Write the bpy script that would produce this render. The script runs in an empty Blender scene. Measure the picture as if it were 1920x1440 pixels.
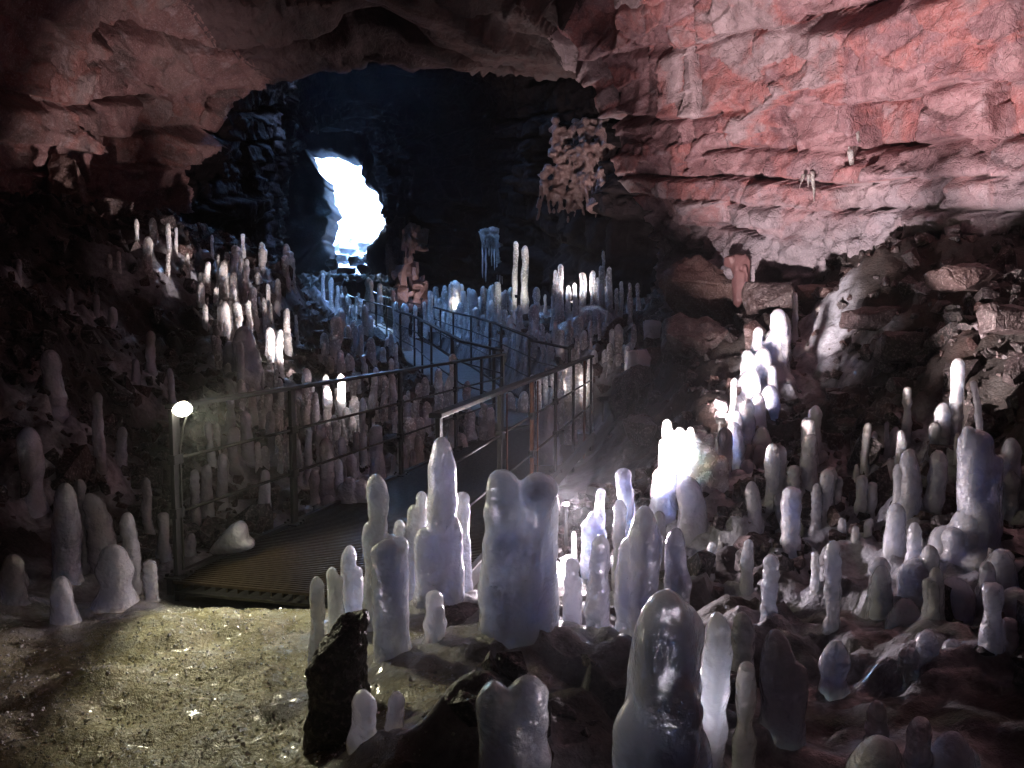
import bpy, bmesh, math, random
import numpy as np
from mathutils import Vector, Matrix
C = bpy.context.scene.collection
S = bpy.context.scene
R = math.radians
# ------------------------------------------------------------------ camera
EYE = 1.6
FPX = 1507.0            # focal length in photo pixels (1920 wide)
PITCH = math.atan(130 / FPX)
cam_d = bpy.data.cameras.new('camera')
cam = bpy.data.objects.new('camera', cam_d); C.objects.link(cam)
cam.location = (0, 0, EYE); cam.rotation_euler = (math.pi / 2 - PITCH, 0, 0)
cam_d.sensor_width = 36; cam_d.lens = 36 * FPX / 1920
cam_d.clip_start = 0.05; cam_d.clip_end = 400
S.camera = cam
# ------------------------------------------------------------------ sky, sun, exposure
w = bpy.data.worlds.new('World'); S.world = w; w.use_nodes = True
wn = w.node_tree; wn.nodes.clear()
wo = wn.nodes.new('ShaderNodeOutputWorld'); bg = wn.nodes.new('ShaderNodeBackground')
sk = wn.nodes.new('ShaderNodeTexSky'); sk.sky_type = 'NISHITA'; sk.sun_disc = False
SUN_EL, SUN_ROT = R(20), R(92)
sk.ozone_density = 5.0; sk.air_density = 1.2; sk.sun_elevation = SUN_EL; sk.sun_rotation = SUN_ROT
wn.links.new(sk.outputs[0], bg.inputs[0]); wn.links.new(bg.outputs[0], wo.inputs[0])
bg.inputs[1].default_value = 0.15
sd = bpy.data.lights.new('sun', 'SUN'); sd.energy = 2.0; sd.angle = R(0.5); sd.color = (1, .97, .93)
sun = bpy.data.objects.new('sun', sd); C.objects.link(sun)
sv = Vector((math.sin(SUN_ROT) * math.cos(SUN_EL), math.cos(SUN_ROT) * math.cos(SUN_EL), math.sin(SUN_EL)))
sun.rotation_euler = sv.to_track_quat('Z', 'Y').to_euler(); sun.location = (-8, 60, 40)
S.view_settings.view_transform = 'Standard'; S.view_settings.look = 'None'
S.view_settings.gamma = 1; S.view_settings.use_curve_mapping = False
S.view_settings.exposure = 7.2
S.render.engine = 'CYCLES'
cy = S.cycles
cy.use_denoising = True
cy.max_bounces = 7; cy.diffuse_bounces = 2; cy.glossy_bounces = 3; cy.transmission_bounces = 5
cy.volume_bounces = 0; cy.transparent_max_bounces = 6
cy.sample_clamp_indirect = 0.6; cy.caustics_reflective = False; cy.caustics_refractive = False
cy.use_light_tree = True
# skylight portal: guides the sampling of the daylight through the cave mouth, adds no light of its own
pd = bpy.data.lights.new('skylight_portal', 'AREA'); pd.shape = 'RECTANGLE'; pd.size = 6; pd.size_y = 8.5
pd.cycles.is_portal = True
po = bpy.data.objects.new('skylight_portal', pd); C.objects.link(po)
po.location = (-8.2, 41.4, 6.9); po.rotation_euler = (R(-90), 0, 0)
pd2 = pd.copy(); pd2.name = 'added_roof_hole_portal'; pd2.size = 5.4; pd2.size_y = 4.4  # portal for the unseen roof opening added to light the far walkway
pd2.cycles.is_portal = True
po2 = bpy.data.objects.new('added_roof_hole_portal', pd2); C.objects.link(po2); po2.location = (-3.4, 20.2, 11.6)

# ------------------------------------------------------------------ helpers
FWD = np.array([0, math.cos(PITCH), -math.sin(PITCH)]); UPV = np.array([0, math.sin(PITCH), math.cos(PITCH)])
def P(px, py, d):
    """world point at depth d (metres along y) behind photo pixel px, py"""
    v = FWD + (px - 960) / FPX * np.array([1., 0, 0]) + (720 - py) / FPX * UPV
    v = v / v[1] * d
    return np.array([v[0], v[1], v[2] + EYE])
def mesh(name, V, F, mat=None, parent=None, smooth=True, attrs=None):
    me = bpy.data.meshes.new(name)
    V = np.asarray(V, dtype=np.float64)
    me.from_pydata(V.tolist(), [], F if isinstance(F, list) else F.tolist())
    if smooth: me.polygons.foreach_set('use_smooth', np.ones(len(me.polygons), dtype=bool))
    for k, a in (attrs or {}).items():
        at = me.attributes.new(k, 'FLOAT', 'POINT'); at.data.foreach_set('value', np.asarray(a, dtype=np.float32))
    if mat: me.materials.append(mat)
    me.update()
    o = bpy.data.objects.new(name, me); C.objects.link(o)
    if parent: o.parent = parent
    return o
def tag(o, label=None, cat=None, group=None, kind=None):
    if label: o['label'] = label
    if cat: o['category'] = cat
    if group: o['group'] = group
    if kind: o['kind'] = kind
    return o
def empty(name, loc, label, cat, group=None, rot=None):
    o = bpy.data.objects.new(name, None); C.objects.link(o); o.location = loc; o.empty_display_size = .1
    if rot: o.rotation_euler = rot
    return tag(o, label, cat, group)
def local(V, root):
    return np.asarray(V) - np.array(root)
def h3(ix, iy, iz, seed=0):
    n = (ix.astype(np.int64) * 73856093) ^ (iy.astype(np.int64) * 19349663) ^ (iz.astype(np.int64) * 83492791) ^ (seed * 2654435761)
    n = (n ^ (n >> 13)) * 1274126177
    n = n & 0x7fffffff
    n = (n ^ (n >> 15)) * 2246822519
    n = (n ^ (n >> 13)) & 0xffffff
    return n / float(0xffffff)
def vnoise(X, seed=0):
    X = np.asarray(X, dtype=np.float64); i = np.floor(X).astype(np.int64); f = X - i; f = f * f * (3 - 2 * f)
    r = 0
    for dx in (0, 1):
        wx = f[:, 0] if dx else 1 - f[:, 0]
        for dy in (0, 1):
            wy = f[:, 1] if dy else 1 - f[:, 1]
            for dz in (0, 1):
                wz = f[:, 2] if dz else 1 - f[:, 2]
                r = r + wx * wy * wz * h3(i[:, 0] + dx, i[:, 1] + dy, i[:, 2] + dz, seed)
    return r * 2 - 1
def fbm(X, seed=0, o=4, g=.5):
    a, s, r = 1., 1., 0
    X = np.asarray(X)
    for k in range(o):
        r = r + a * vnoise(X * s + 17.3 * k, seed + k); a *= g; s *= 2.03
    return r
def worley(X, seed=0, jit=.85):
    X = np.asarray(X, dtype=np.float64); i = np.floor(X).astype(np.int64); n = len(X)
    F1 = np.full(n, 9e9); F2 = np.full(n, 9e9); ID = np.zeros(n); VEC = np.zeros((n, 3))
    for dx in (-1, 0, 1):
        for dy in (-1, 0, 1):
            for dz in (-1, 0, 1):
                c = i + np.array([dx, dy, dz])
                j = np.stack([h3(c[:, 0], c[:, 1], c[:, 2], seed + k) for k in (1, 2, 3)], 1)
                v = X - (c + .5 + (j - .5) * jit); d = (v * v).sum(1)
                cl = d < F1
                F2 = np.where(cl, F1, np.minimum(F2, d))
                F1 = np.where(cl, d, F1)
                ID = np.where(cl, h3(c[:, 0], c[:, 1], c[:, 2], seed + 9), ID)
                VEC[cl] = v[cl]
    return np.sqrt(F1), np.sqrt(F2), ID, VEC
def grid_faces(nu, nv):
    a = np.arange(nu * nv).reshape(nv, nu)
    return np.stack([a[:-1, :-1], a[:-1, 1:], a[1:, 1:], a[1:, :-1]], -1).reshape(-1, 4)
def sstep(a, b, x):
    t = np.clip((x - a) / (b - a), 0, 1); return t * t * (3 - 2 * t)

# ------------------------------------------------------------------ materials
def newmat(name):
    m = bpy.data.materials.new(name); m.use_nodes = True; nt = m.node_tree
    return m, nt, nt.nodes['Principled BSDF']
def node(nt, t, **kw):
    n = nt.nodes.new(t)
    for k, v in kw.items():
        if isinstance(k, str) and hasattr(n, k): setattr(n, k, v)
    return n
def noise_n(nt, vec, scale, detail=4, rough=.55):
    n = nt.nodes.new('ShaderNodeTexNoise'); n.inputs['Scale'].default_value = scale
    n.inputs['Detail'].default_value = detail; n.inputs['Roughness'].default_value = rough
    nt.links.new(vec, n.inputs['Vector']); return n.outputs['Fac']
def ramp(nt, fac, stops):
    r = nt.nodes.new('ShaderNodeValToRGB'); e = r.color_ramp.elements
    while len(e) < len(stops): e.new(.5)
    for el, (p, c) in zip(e, stops):
        el.position = p; el.color = (c if isinstance(c, tuple) else (c, c, c)) + (1,)
    nt.links.new(fac, r.inputs[0]); return r.outputs[0]
def mix(nt, fac, a, b, mode='MIX'):
    m = nt.nodes.new('ShaderNodeMix'); m.data_type = 'RGBA'; m.blend_type = mode
    for s, v in ((0, fac), (6, a), (7, b)):
        if hasattr(v, 'node'): nt.links.new(v, m.inputs[s])
        elif isinstance(v, (int, float)): m.inputs[s].default_value = v
        else: m.inputs[s].default_value = tuple(v) + (1,)
    return m.outputs[2]
def math_n(nt, op, a, b=None):
    m = nt.nodes.new('ShaderNodeMath'); m.operation = op
    for s, v in ((0, a), (1, b)):
        if v is None: continue
        if hasattr(v, 'node'): nt.links.new(v, m.inputs[s])
        else: m.inputs[s].default_value = v
    return m.outputs[0]
def bump(nt, h, strength, dist, prev=None):
    b = nt.nodes.new('ShaderNodeBump'); b.inputs['Strength'].default_value = strength; b.inputs['Distance'].default_value = dist
    nt.links.new(h, b.inputs['Height'])
    if prev is not None: nt.links.new(prev, b.inputs['Normal'])
    return b.outputs[0]
def geo(nt): return nt.nodes.new('ShaderNodeNewGeometry').outputs['Position']
def attr(nt, n):
    a = nt.nodes.new('ShaderNodeAttribute'); a.attribute_name = n; return a.outputs['Fac']

def ice_material(name, col_a, col_b, sss, trans, rough=.16, bumps=.35, tr=(.4, .66)):
    m, nt, b = newmat(name); p = geo(nt)
    oi = nt.nodes.new('ShaderNodeObjectInfo').outputs['Random']
    n1 = noise_n(nt, p, 7, 3); n2 = noise_n(nt, p, 28, 4, .6); n3 = noise_n(nt, p, 95, 2)
    nt.links.new(mix(nt, ramp(nt, n1, [(.32, 0.), (.68, 1.)]), col_a, col_b), b.inputs['Base Color'])
    b.inputs['Subsurface Weight'].default_value = 1
    b.inputs['Subsurface Radius'].default_value = (.92, 1.0, 1.08)
    b.inputs['Subsurface Scale'].default_value = sss
    b.inputs['IOR'].default_value = 1.31; b.inputs['Specular IOR Level'].default_value = .8
    nt.links.new(math_n(nt, 'MULTIPLY', ramp(nt, noise_n(nt, p, 3.5, 3), [(tr[0], 0.), (tr[1], 1.)]), trans), b.inputs['Transmission Weight'])
    nt.links.new(math_n(nt, 'ADD', math_n(nt, 'MULTIPLY', n2, .28), rough - .1), b.inputs['Roughness'])
    nb = bump(nt, n1, bumps, .06); nb = bump(nt, n2, bumps * .9, .02, nb); nb = bump(nt, n3, bumps * .5, .004, nb)
    nt.links.new(nb, b.inputs['Normal'])
    b.inputs['Coat Weight'].default_value = 1; b.inputs['Coat IOR'].default_value = 1.33; b.inputs['Coat Roughness'].default_value = .05
    v = nt.nodes.new('ShaderNodeTexVoronoi'); v.feature = 'SMOOTH_F1'; v.inputs['Scale'].default_value = 22; nt.links.new(p, v.inputs['Vector'])
    cb = bump(nt, n1, .8, .10); cb = bump(nt, v.outputs['Distance'], .7, .02, cb); cb = bump(nt, n2, .9, .03, cb); cb = bump(nt, n3, .6, .006, cb)
    nt.links.new(cb, b.inputs['Coat Normal'])
    return m
ICE = ice_material('milky_ice', (.66, .67, .80), (.84, .85, .96), .12, .5, rough=.12, bumps=.5, tr=(.15, .55))
CLEAR = ice_material('clear_ice', (.68, .68, .79), (.87, .86, .95), .14, .32, .14, .4, (.12, .45))
NEAR_ICE = ice_material('cloudy_ice', (.60, .61, .70), (.82, .83, .91), .20, .28, rough=.16, bumps=.35, tr=(.35, .65))
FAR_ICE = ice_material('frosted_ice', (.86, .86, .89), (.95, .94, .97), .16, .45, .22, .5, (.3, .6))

def rock_material(name, stops, grey, zlo, zhi, rough=.75, dark=1.0):
    m, nt, b = newmat(name); p = geo(nt)
    cell = attr(nt, 'cell'); crack = attr(nt, 'crack')
    n1 = noise_n(nt, p, 1.6, 5, .6); n2 = noise_n(nt, p, 9, 5, .65); n3 = noise_n(nt, p, 45, 4, .6)
    tint = math_n(nt, 'ADD', math_n(nt, 'MULTIPLY', cell, .75), math_n(nt, 'MULTIPLY', math_n(nt, 'SUBTRACT', n1, .36), .9))
    col = ramp(nt, tint, stops)
    sep = nt.nodes.new('ShaderNodeSeparateXYZ'); nt.links.new(p, sep.inputs[0])
    zz = math_n(nt, 'ADD', sep.outputs[2], math_n(nt, 'MULTIPLY', math_n(nt, 'SUBTRACT', n1, .5), 1.6))
    mr = nt.nodes.new('ShaderNodeMapRange'); nt.links.new(zz, mr.inputs[0])
    mr.inputs[1].default_value = zlo; mr.inputs[2].default_value = zhi
    col = mix(nt, mr.outputs[0], mix(nt, n2, grey, tuple(g * .55 for g in grey)), col)
    col = mix(nt, ramp(nt, n2, [(.3, .55), (.7, 0.)]), col, mix(nt, .55, col, (.04, .025, .03)))
    col = mix(nt, ramp(nt, n3, [(.52, 0.), (.75, .35 if rough < .79 else .0)]), col, (.62, .5, .5))
    n6 = noise_n(nt, p, 3.3, 6, .7)
    col = mix(nt, ramp(nt, n6, [(.56, 0.), (.7, .55 if rough < .79 else .0)]), col, mix(nt, .5, col, (.55, .48, .52)))
    col = mix(nt, ramp(nt, n6, [(.28, .7), (.42, 0.)]), col, mix(nt, .75, col, (.03, .018, .02)))
    nt.links.new(col, b.inputs['Base Color'])
    nt.links.new(math_n(nt, 'SUBTRACT', rough + .12, math_n(nt, 'MULTIPLY', n1, .4)), b.inputs['Roughness'])
    v = nt.nodes.new('ShaderNodeTexVoronoi'); v.feature = 'DISTANCE_TO_EDGE'; v.inputs['Scale'].default_value = 3.4
    dv = nt.nodes.new('ShaderNodeVectorMath'); dv.operation = 'ADD'
    sc = nt.nodes.new('ShaderNodeVectorMath'); sc.operation = 'SCALE'; sc.inputs[3].default_value = .35
    nn = nt.nodes.new('ShaderNodeTexNoise'); nn.inputs['Scale'].default_value = 2.5; nt.links.new(p, nn.inputs['Vector'])
    nt.links.new(nn.outputs['Color'], sc.inputs[0]); nt.links.new(p, dv.inputs[0]); nt.links.new(sc.outputs[0], dv.inputs[1])
    nt.links.new(dv.outputs[0], v.inputs['Vector'])
    cr = ramp(nt, v.outputs['Distance'], [(0., 0.), (.03, 1.)])
    nb = bump(nt, n2, .55, .10); nb = bump(nt, cr, .35, .03, nb); nb = bump(nt, n3, .5, .02, nb)
    nt.links.new(nb, b.inputs['Normal'])
    return m
ROCK_SHADE = rock_material('shade_blackened_lava', [(.1, (.0015, .0013, .0015)), (.5, (.0035, .003, .003)), (.9, (.006, .005, .005))], (.003, .0025, .0025), .5, 1.5, .85)  # wall rock blackened in colour, painting the shade at the back of the cave
ROCK_SHADE.node_tree.nodes['Principled BSDF'].inputs['Specular IOR Level'].default_value = .06
PINK = [(.05, (.11, .052, .058)), (.22, (.27, .125, .135)), (.36, (.38, .21, .225)), (.5, (.23, .11, .125)), (.62, (.38, .135, .13)), (.76, (.30, .20, .215)), (.95, (.46, .33, .35))]
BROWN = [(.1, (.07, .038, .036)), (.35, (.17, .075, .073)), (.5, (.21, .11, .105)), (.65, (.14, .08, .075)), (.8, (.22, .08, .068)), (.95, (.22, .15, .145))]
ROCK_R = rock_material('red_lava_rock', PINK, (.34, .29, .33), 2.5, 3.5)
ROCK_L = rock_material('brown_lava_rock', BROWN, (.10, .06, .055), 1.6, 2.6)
ROCK_C = rock_material('shade_darkened_ceiling_rock', [(.1, (.022, .012, .012)), (.35, (.062, .029, .031)), (.5, (.082, .043, .044)), (.65, (.05, .03, .03)), (.8, (.08, .032, .029)), (.95, (.10, .066, .066))], (.04, .026, .026), 1.6, 2.6, .80)  # brown wall rock with darkened colours, painting shade into the ceiling
ROCK_D = rock_material('dark_basalt', [(.1, (.02, .016, .016)), (.5, (.05, .035, .035)), (.9, (.08, .048, .044))], (.05, .04, .045), .5, 1.5, .6)

ROCK_B = rock_material('brown_basalt', [(.1, (.06, .035, .03)), (.5, (.15, .085, .075)), (.9, (.20, .12, .10))], (.1, .07, .07), -9, -8)
def ground_material():
    m, nt, b = newmat('cave_floor_rubble'); p = geo(nt)
    ice = attr(nt, 'ice')
    n1 = noise_n(nt, p, 2.2, 5, .6); n2 = noise_n(nt, p, 11, 5, .65); n3 = noise_n(nt, p, 60, 4, .6); n4 = noise_n(nt, p, 240, 2)
    rock = ramp(nt, n1, [(.25, (.005, .004, .004)), (.5, (.013, .009, .008)), (.64, (.028, .012, .009)), (.8, (.018, .013, .012))])
    rock = mix(nt, ramp(nt, n3, [(.45, 0.), (.75, .4)]), rock, (.11, .075, .065))
    n5 = noise_n(nt, p, 4.5, 6, .7)
    n5 = noise_n(nt, p, 4.5, 6, .7)
    grit = ramp(nt, n2, [(.22, (.17, .15, .08)), (.42, (.36, .33, .19)), (.58, (.46, .44, .30)), (.78, (.56, .56, .47))])
    grit = mix(nt, ramp(nt, n5, [(.33, .65), (.46, 0.)]), grit, (.15, .115, .055))
    grit = mix(nt, ramp(nt, n5, [(.55, 0.), (.66, .8)]), grit, (.55, .57, .54))
    grit = mix(nt, ramp(nt, n3, [(.26, .6), (.36, 0.)]), grit, (.12, .1, .06))
    n7 = noise_n(nt, p, 1.3, 5, .65)
    grit = mix(nt, ramp(nt, n7, [(.36, .8), (.5, 0.)]), grit, mix(nt, .7, grit, (.05, .04, .02)))
    grit = mix(nt, ramp(nt, n7, [(.56, 0.), (.66, .6)]), grit, (.56, .57, .52))
    im = math_n(nt, 'MULTIPLY', ice, ramp(nt, n2, [(.25, .55), (.5, 1.)]))
    gz = attr(nt, 'glaze')
    gm = math_n(nt, 'MULTIPLY', gz, ramp(nt, n2, [(.3, .25), (.6, .9)]))
    nt.links.new(mix(nt, gm, mix(nt, im, rock, grit), (.46, .47, .53)), b.inputs['Base Color'])
    nt.links.new(math_n(nt, 'SUBTRACT', math_n(nt, 'SUBTRACT', .72, math_n(nt, 'MULTIPLY', im, .5)), math_n(nt, 'MULTIPLY', gm, .45)), b.inputs['Roughness'])
    nt.links.new(math_n(nt, 'MAXIMUM', math_n(nt, 'MULTIPLY', gm, .9), math_n(nt, 'MULTIPLY', im, .06)), b.inputs['Coat Weight']); b.inputs['Coat Roughness'].default_value = .06
    b.inputs['Specular IOR Level'].default_value = .6
    nb = bump(nt, n5, .5, .10); nb = bump(nt, n2, .45, .05, nb); nb = bump(nt, n3, .4, .016, nb); nb = bump(nt, n4, .6, .004, nb)
    nt.links.new(nb, b.inputs['Normal'])
    return m
GROUND = ground_material()
def simple(name, col, rough=.5, metal=0., scale=40, var=.5, emit=None, es=0, b_=.2):
    m, nt, b = newmat(name); p = geo(nt)
    n = noise_n(nt, p, scale, 4, .6)
    nt.links.new(mix(nt, ramp(nt, n, [(.35, 0.), (.7, 1.)]), col, tuple(c * var for c in col)), b.inputs['Base Color'])
    nt.links.new(math_n(nt, 'ADD', math_n(nt, 'MULTIPLY', n, .3), rough - .15), b.inputs['Roughness'])
    b.inputs['Metallic'].default_value = metal
    nt.links.new(bump(nt, n, b_, .004), b.inputs['Normal'])
    if emit:
        b.inputs['Emission Color'].default_value = emit + (1,); b.inputs['Emission Strength'].default_value = es
    return m
STEEL = simple('dark_galvanised_steel', (.014, .013, .014), .5, .2)
RUST = simple('rusty_steel', (.17, .05, .022), .6, .2, 25, .5)
GRATE = simple('dirty_steel_grating', (.04, .026, .014), .45, .5, 30, .55)
PLATE = simple('deck_plate', (.13, .13, .14), .5, .3, 18, .6)
HOUSING = simple('lamp_housing', (.03, .03, .03), .5, .3)
LENS_Y = simple('warm_lamp_lens', (.9, .9, .8), .3, 0, emit=(1, .95, .72), es=.3)
LENS_W = simple('white_lamp_lens', (.9, .9, .9), .3, 0, emit=(1, .86, .84), es=.2)

# ------------------------------------------------------------------ cave plan
YL = [-5, 0, 4, 8, 11, 13, 15, 17, 20, 26, 34, 45, 48]
XL = [-4.6, -5, -5.4, -6.2, -6.5, -6.4, -6.0, -5.7, -6.0, -7.7, -9.9, -12.5, -13]
YR = [-5, 0, 4, 6, 8, 10, 12, 13.2, 13.7, 15, 16.3, 17.6, 20, 24, 28, 31, 36, 45, 48]
XR = [4, 4.6, 5.3, 5.5, 5.15, 4.15, 2.85, 2.25, 3.3, 3.9, 3.6, 2.1, 1.2, -.3, -2.4, -4.0, -5.3, -6.7, -6.7]
YT = [-5, 0, 6, 10, 13, 14.6, 15.6, 18, 22, 26, 30, 36, 45, 48]
ZT = [5.2, 5.6, 6.1, 6.3, 6.2, 5.9, 8.0, 8.6, 8.4, 8.0, 8.6, 9.8, 12., 12.5]
# walkway rails: corner points of the decks (left edge), depth-matched
D1L = [np.array([-2.05, 4.75]), np.array([-.12, 11.2])]
D1R = [np.array([-.42, 4.35]), np.array([1.06, 10.7])]
D2 = [(-.15, 11.15, .06), (-.75, 12, .16), (-1.41, 14, .38), (-2.06, 17, .52), (-2.66, 19, .62), (-3.34, 22, .76), (-4.6, 26, .97), (-5.97, 30, 1.22), (-7.2, 34, 1.58)]
D2 = np.array(D2)
def seg_dist(x, y, a, b):
    ab = b - a; t = np.clip(((x - a[0]) * ab[0] + (y - a[1]) * ab[1]) / (ab @ ab), 0, 1)
    return np.hypot(x - a[0] - t * ab[0], y - a[1] - t * ab[1]), t
# terrain: control points read off the ground (photo pixel, depth)
CT = [(0, 1440, 2.84), (300, 1440, 2.84), (560, 1440, 2.8), (100, 1200, 3.95), (300, 1150, 4.3), (450, 1110, 4.65), (560, 1120, 4.55),
      (50, 900, 5.5), (100, 700, 6.6), (60, 540, 8), (90, 420, 9.5), (300, 465, 10.6), (430, 510, 12), (545, 515, 14.5), (450, 690, 9.2),
      (350, 620, 9.5), (220, 560, 9.2), (230, 760, 7.4), (450, 850, 7.6), (330, 880, 6.9), (200, 1000, 5.6), (560, 640, 12.3), (600, 605, 15), (605, 560, 22), (610, 700, 11),
      (600, 850, 8.6), (500, 950, 6.7), (650, 830, 9.1), (720, 760, 11.2), (700, 690, 13.2), (640, 605, 22), (640, 560, 30),
      (650, 528, 36), (650, 515, 40), (650, 500, 44), (600, 520, 38), (700, 520, 37),
      (860, 600, 20), (800, 580, 23.5), (730, 560, 30), (950, 640, 14.3), (900, 620, 17), (1000, 640, 14), (1080, 602, 15.3), (1150, 612, 14.2), (1165, 690, 11.7),
      (1180, 760, 11), (1130, 850, 9), (1050, 730, 11.4), (1150, 910, 7.9), (1080, 970, 6.5), (1100, 1080, 5.0),
      (1290, 850, 7), (1240, 720, 9.8), (1200, 620, 12.6), (1250, 1010, 5.6), (1400, 740, 8.2), (1450, 640, 9.2), (1560, 690, 8.4), (1550, 560, 9.6), (1400, 600, 10.6), (1600, 500, 9.0), (1750, 520, 8.0),
      (1850, 600, 6.9), (1800, 800, 5.9), (1920, 860, 5.1), (1700, 890, 5.95), (1560, 950, 5.7), (1420, 900, 6.4), (1800, 1110, 4.0), (1600, 1150, 4.05), (1900, 1300, 3.0),
      (1500, 1330, 3.1), (1250, 1230, 3.5), (975, 1215, 3.4), (740, 1240, 3.3), (840, 1130, 4.15), (1000, 1350, 2.6), (700, 1400, 2.5), (1400, 1120, 4.3), (1650, 1000, 5.0)]
cp = [P(*c) for c in CT]
for x, y, z in [(-4, 0, .5), (-2, 0, .05), (0, 0, 0.05), (2, 0, .3), (4, 0, .6), (-1, 1.5, .03), (.5, 1.6, .05), (1.2, 1.8, .08), (2.2, 1.8, .2), (-3, 2, .2), (-4, -4, .6), (0, -4, .1), (4, -4, .8),
                (-1, 48, 5), (-9, 48, 5), (-13, 46, 5.6), (-12, 38, 3.4), (-9.5, 32, 2.2), (-7.5, 25, 2.0), (-6, 18, 2.4), (-6.3, 12, 3.0), (-5.6, 6, 2.1), (-5, 3, 1.1),
                (2.2, 17, 1.7), (.8, 21, 1.7), (-.8, 25, 1.7), (-3.4, 30, 1.7), (-5.6, 40, 3.2), (2.6, 13.0, 1.7), (4.4, 10, 2.4), (5.3, 8, 2.3), (5.4, 5.5, 1.4), (5, 3, .9)]:
    cp.append(np.array([x, y, z]))
cp = np.array(cp)
def _tps(a, b):
    d2 = ((a[:, None, :2] - b[None, :, :2]) ** 2).sum(-1); return np.where(d2 > 1e-9, .5 * d2 * np.log(d2 + 1e-12), 0)
_sc = np.array([1., .6])
cps = cp[:, :2] * _sc
def _solve():
    n = len(cps); K = _tps(cps, cps) + np.eye(n) * .05
    Q = np.c_[np.ones(n), cps]; A = np.block([[K, Q], [Q.T, np.zeros((3, 3))]])
    return np.linalg.solve(A, np.r_[cp[:, 2], 0, 0, 0])
_w = _solve()
def Hs(x, y):
    x = np.atleast_1d(np.asarray(x, float)); y = np.atleast_1d(np.asarray(y, float)); r = np.empty(len(x))
    for k in range(0, len(x), 40000):
        X = np.c_[x[k:k + 40000], y[k:k + 40000]] * _sc
        r[k:k + 40000] = _tps(X, cps) @ _w[:-3] + _w[-3] + X @ _w[-2:]
    return np.clip(r, -.25, 6.2)
def frost(x, y):
    """1 on the pale frosty ground in front of the walkway"""
    n = vnoise(np.c_[x * 1.3, y * 1.3, x * 0], 71) * .25
    e = np.hypot((x + 1.55 + n) / 1.5, (y - 2.9) / 2.2)
    return 1 - sstep(.75, 1.1, e + n * .4)
def corridor(x, y):
    ds, zs = [], []
    for a, b in ((D1L[0] + (D1R[0] - D1L[0]) * .5, D1L[1] + (D1R[1] - D1L[1]) * .5),):
        d, t = seg_dist(x, y, a, b); ds.append(d); zs.append(np.zeros_like(d))
    for k in range(len(D2) - 1):
        off = np.array([.6, .18])
        d, t = seg_dist(x, y, D2[k, :2] + off, D2[k + 1, :2] + off); ds.append(d); zs.append(D2[k, 2] + t * (D2[k + 1, 2] - D2[k, 2]))
    ds = np.array(ds); zs = np.array(zs); k = ds.argmin(0); j = np.arange(len(x))
    return ds[k, j], zs[k, j]
def H(x, y):
    x = np.atleast_1d(np.asarray(x, float)); y = np.atleast_1d(np.asarray(y, float))
    z = Hs(x, y); fr = frost(x, y)
    X = np.c_[x, y, z]
    rough = (1 - .88 * fr) * sstep(.2, .9, z + .55 + .3 * vnoise(X * .8, 5))
    _, _, idc, _ = worley(X * np.array([2.6, 2.2, 2.6]), 40)
    f1, f2, idd, _ = worley(X * 5.5, 44)
    z = z + rough * (fbm(X * 1.5, 3, 5, .6) * .15 + (idc - .5) * .16 + (.5 - f1) * .12) + fbm(X * 6, 8, 3) * .012 + fr * (fbm(X * 2.2, 12, 4, .6) * .04 + fbm(X * 9, 13, 3, .6) * .008)
    d, zd = corridor(x, y)
    k = 1 - sstep(.62, 1.15, d)
    k = k * sstep(4.2, 5.0, y)
    z = z - k * np.maximum(z - (zd - .22), 0)
    return z
def hit(px, py, dmin=1.4, dmax=40):
    """first ground point along the line of sight through a photo pixel"""
    d = np.geomspace(dmin, dmax, 900); v = (P(px, py, 1.0) - np.array([0, 0, EYE]))
    x = v[0] * d; y = d; z = EYE + v[2] * d
    b = np.where(z < HG(x, y))[0]
    if len(b) == 0: return None
    return d[b[0]]
# fast lookup table of the terrain
_gx = np.linspace(-14, 6, 401); _gy = np.linspace(-1, 46, 941)
_GX, _GY = np.meshgrid(_gx, _gy); _HG = H(_GX.ravel(), _GY.ravel()).reshape(_GX.shape)
def HG(x, y):
    fx = np.clip((np.asarray(x) + 14) / .05, 0, 399.999); fy = np.clip((np.asarray(y) + 1) / .05, 0, 939.999)
    i = fx.astype(int); j = fy.astype(int); a = fx - i; b = fy - j
    return (_HG[j, i] * (1 - a) + _HG[j, i + 1] * a) * (1 - b) + (_HG[j + 1, i] * (1 - a) + _HG[j + 1, i + 1] * a) * b

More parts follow.
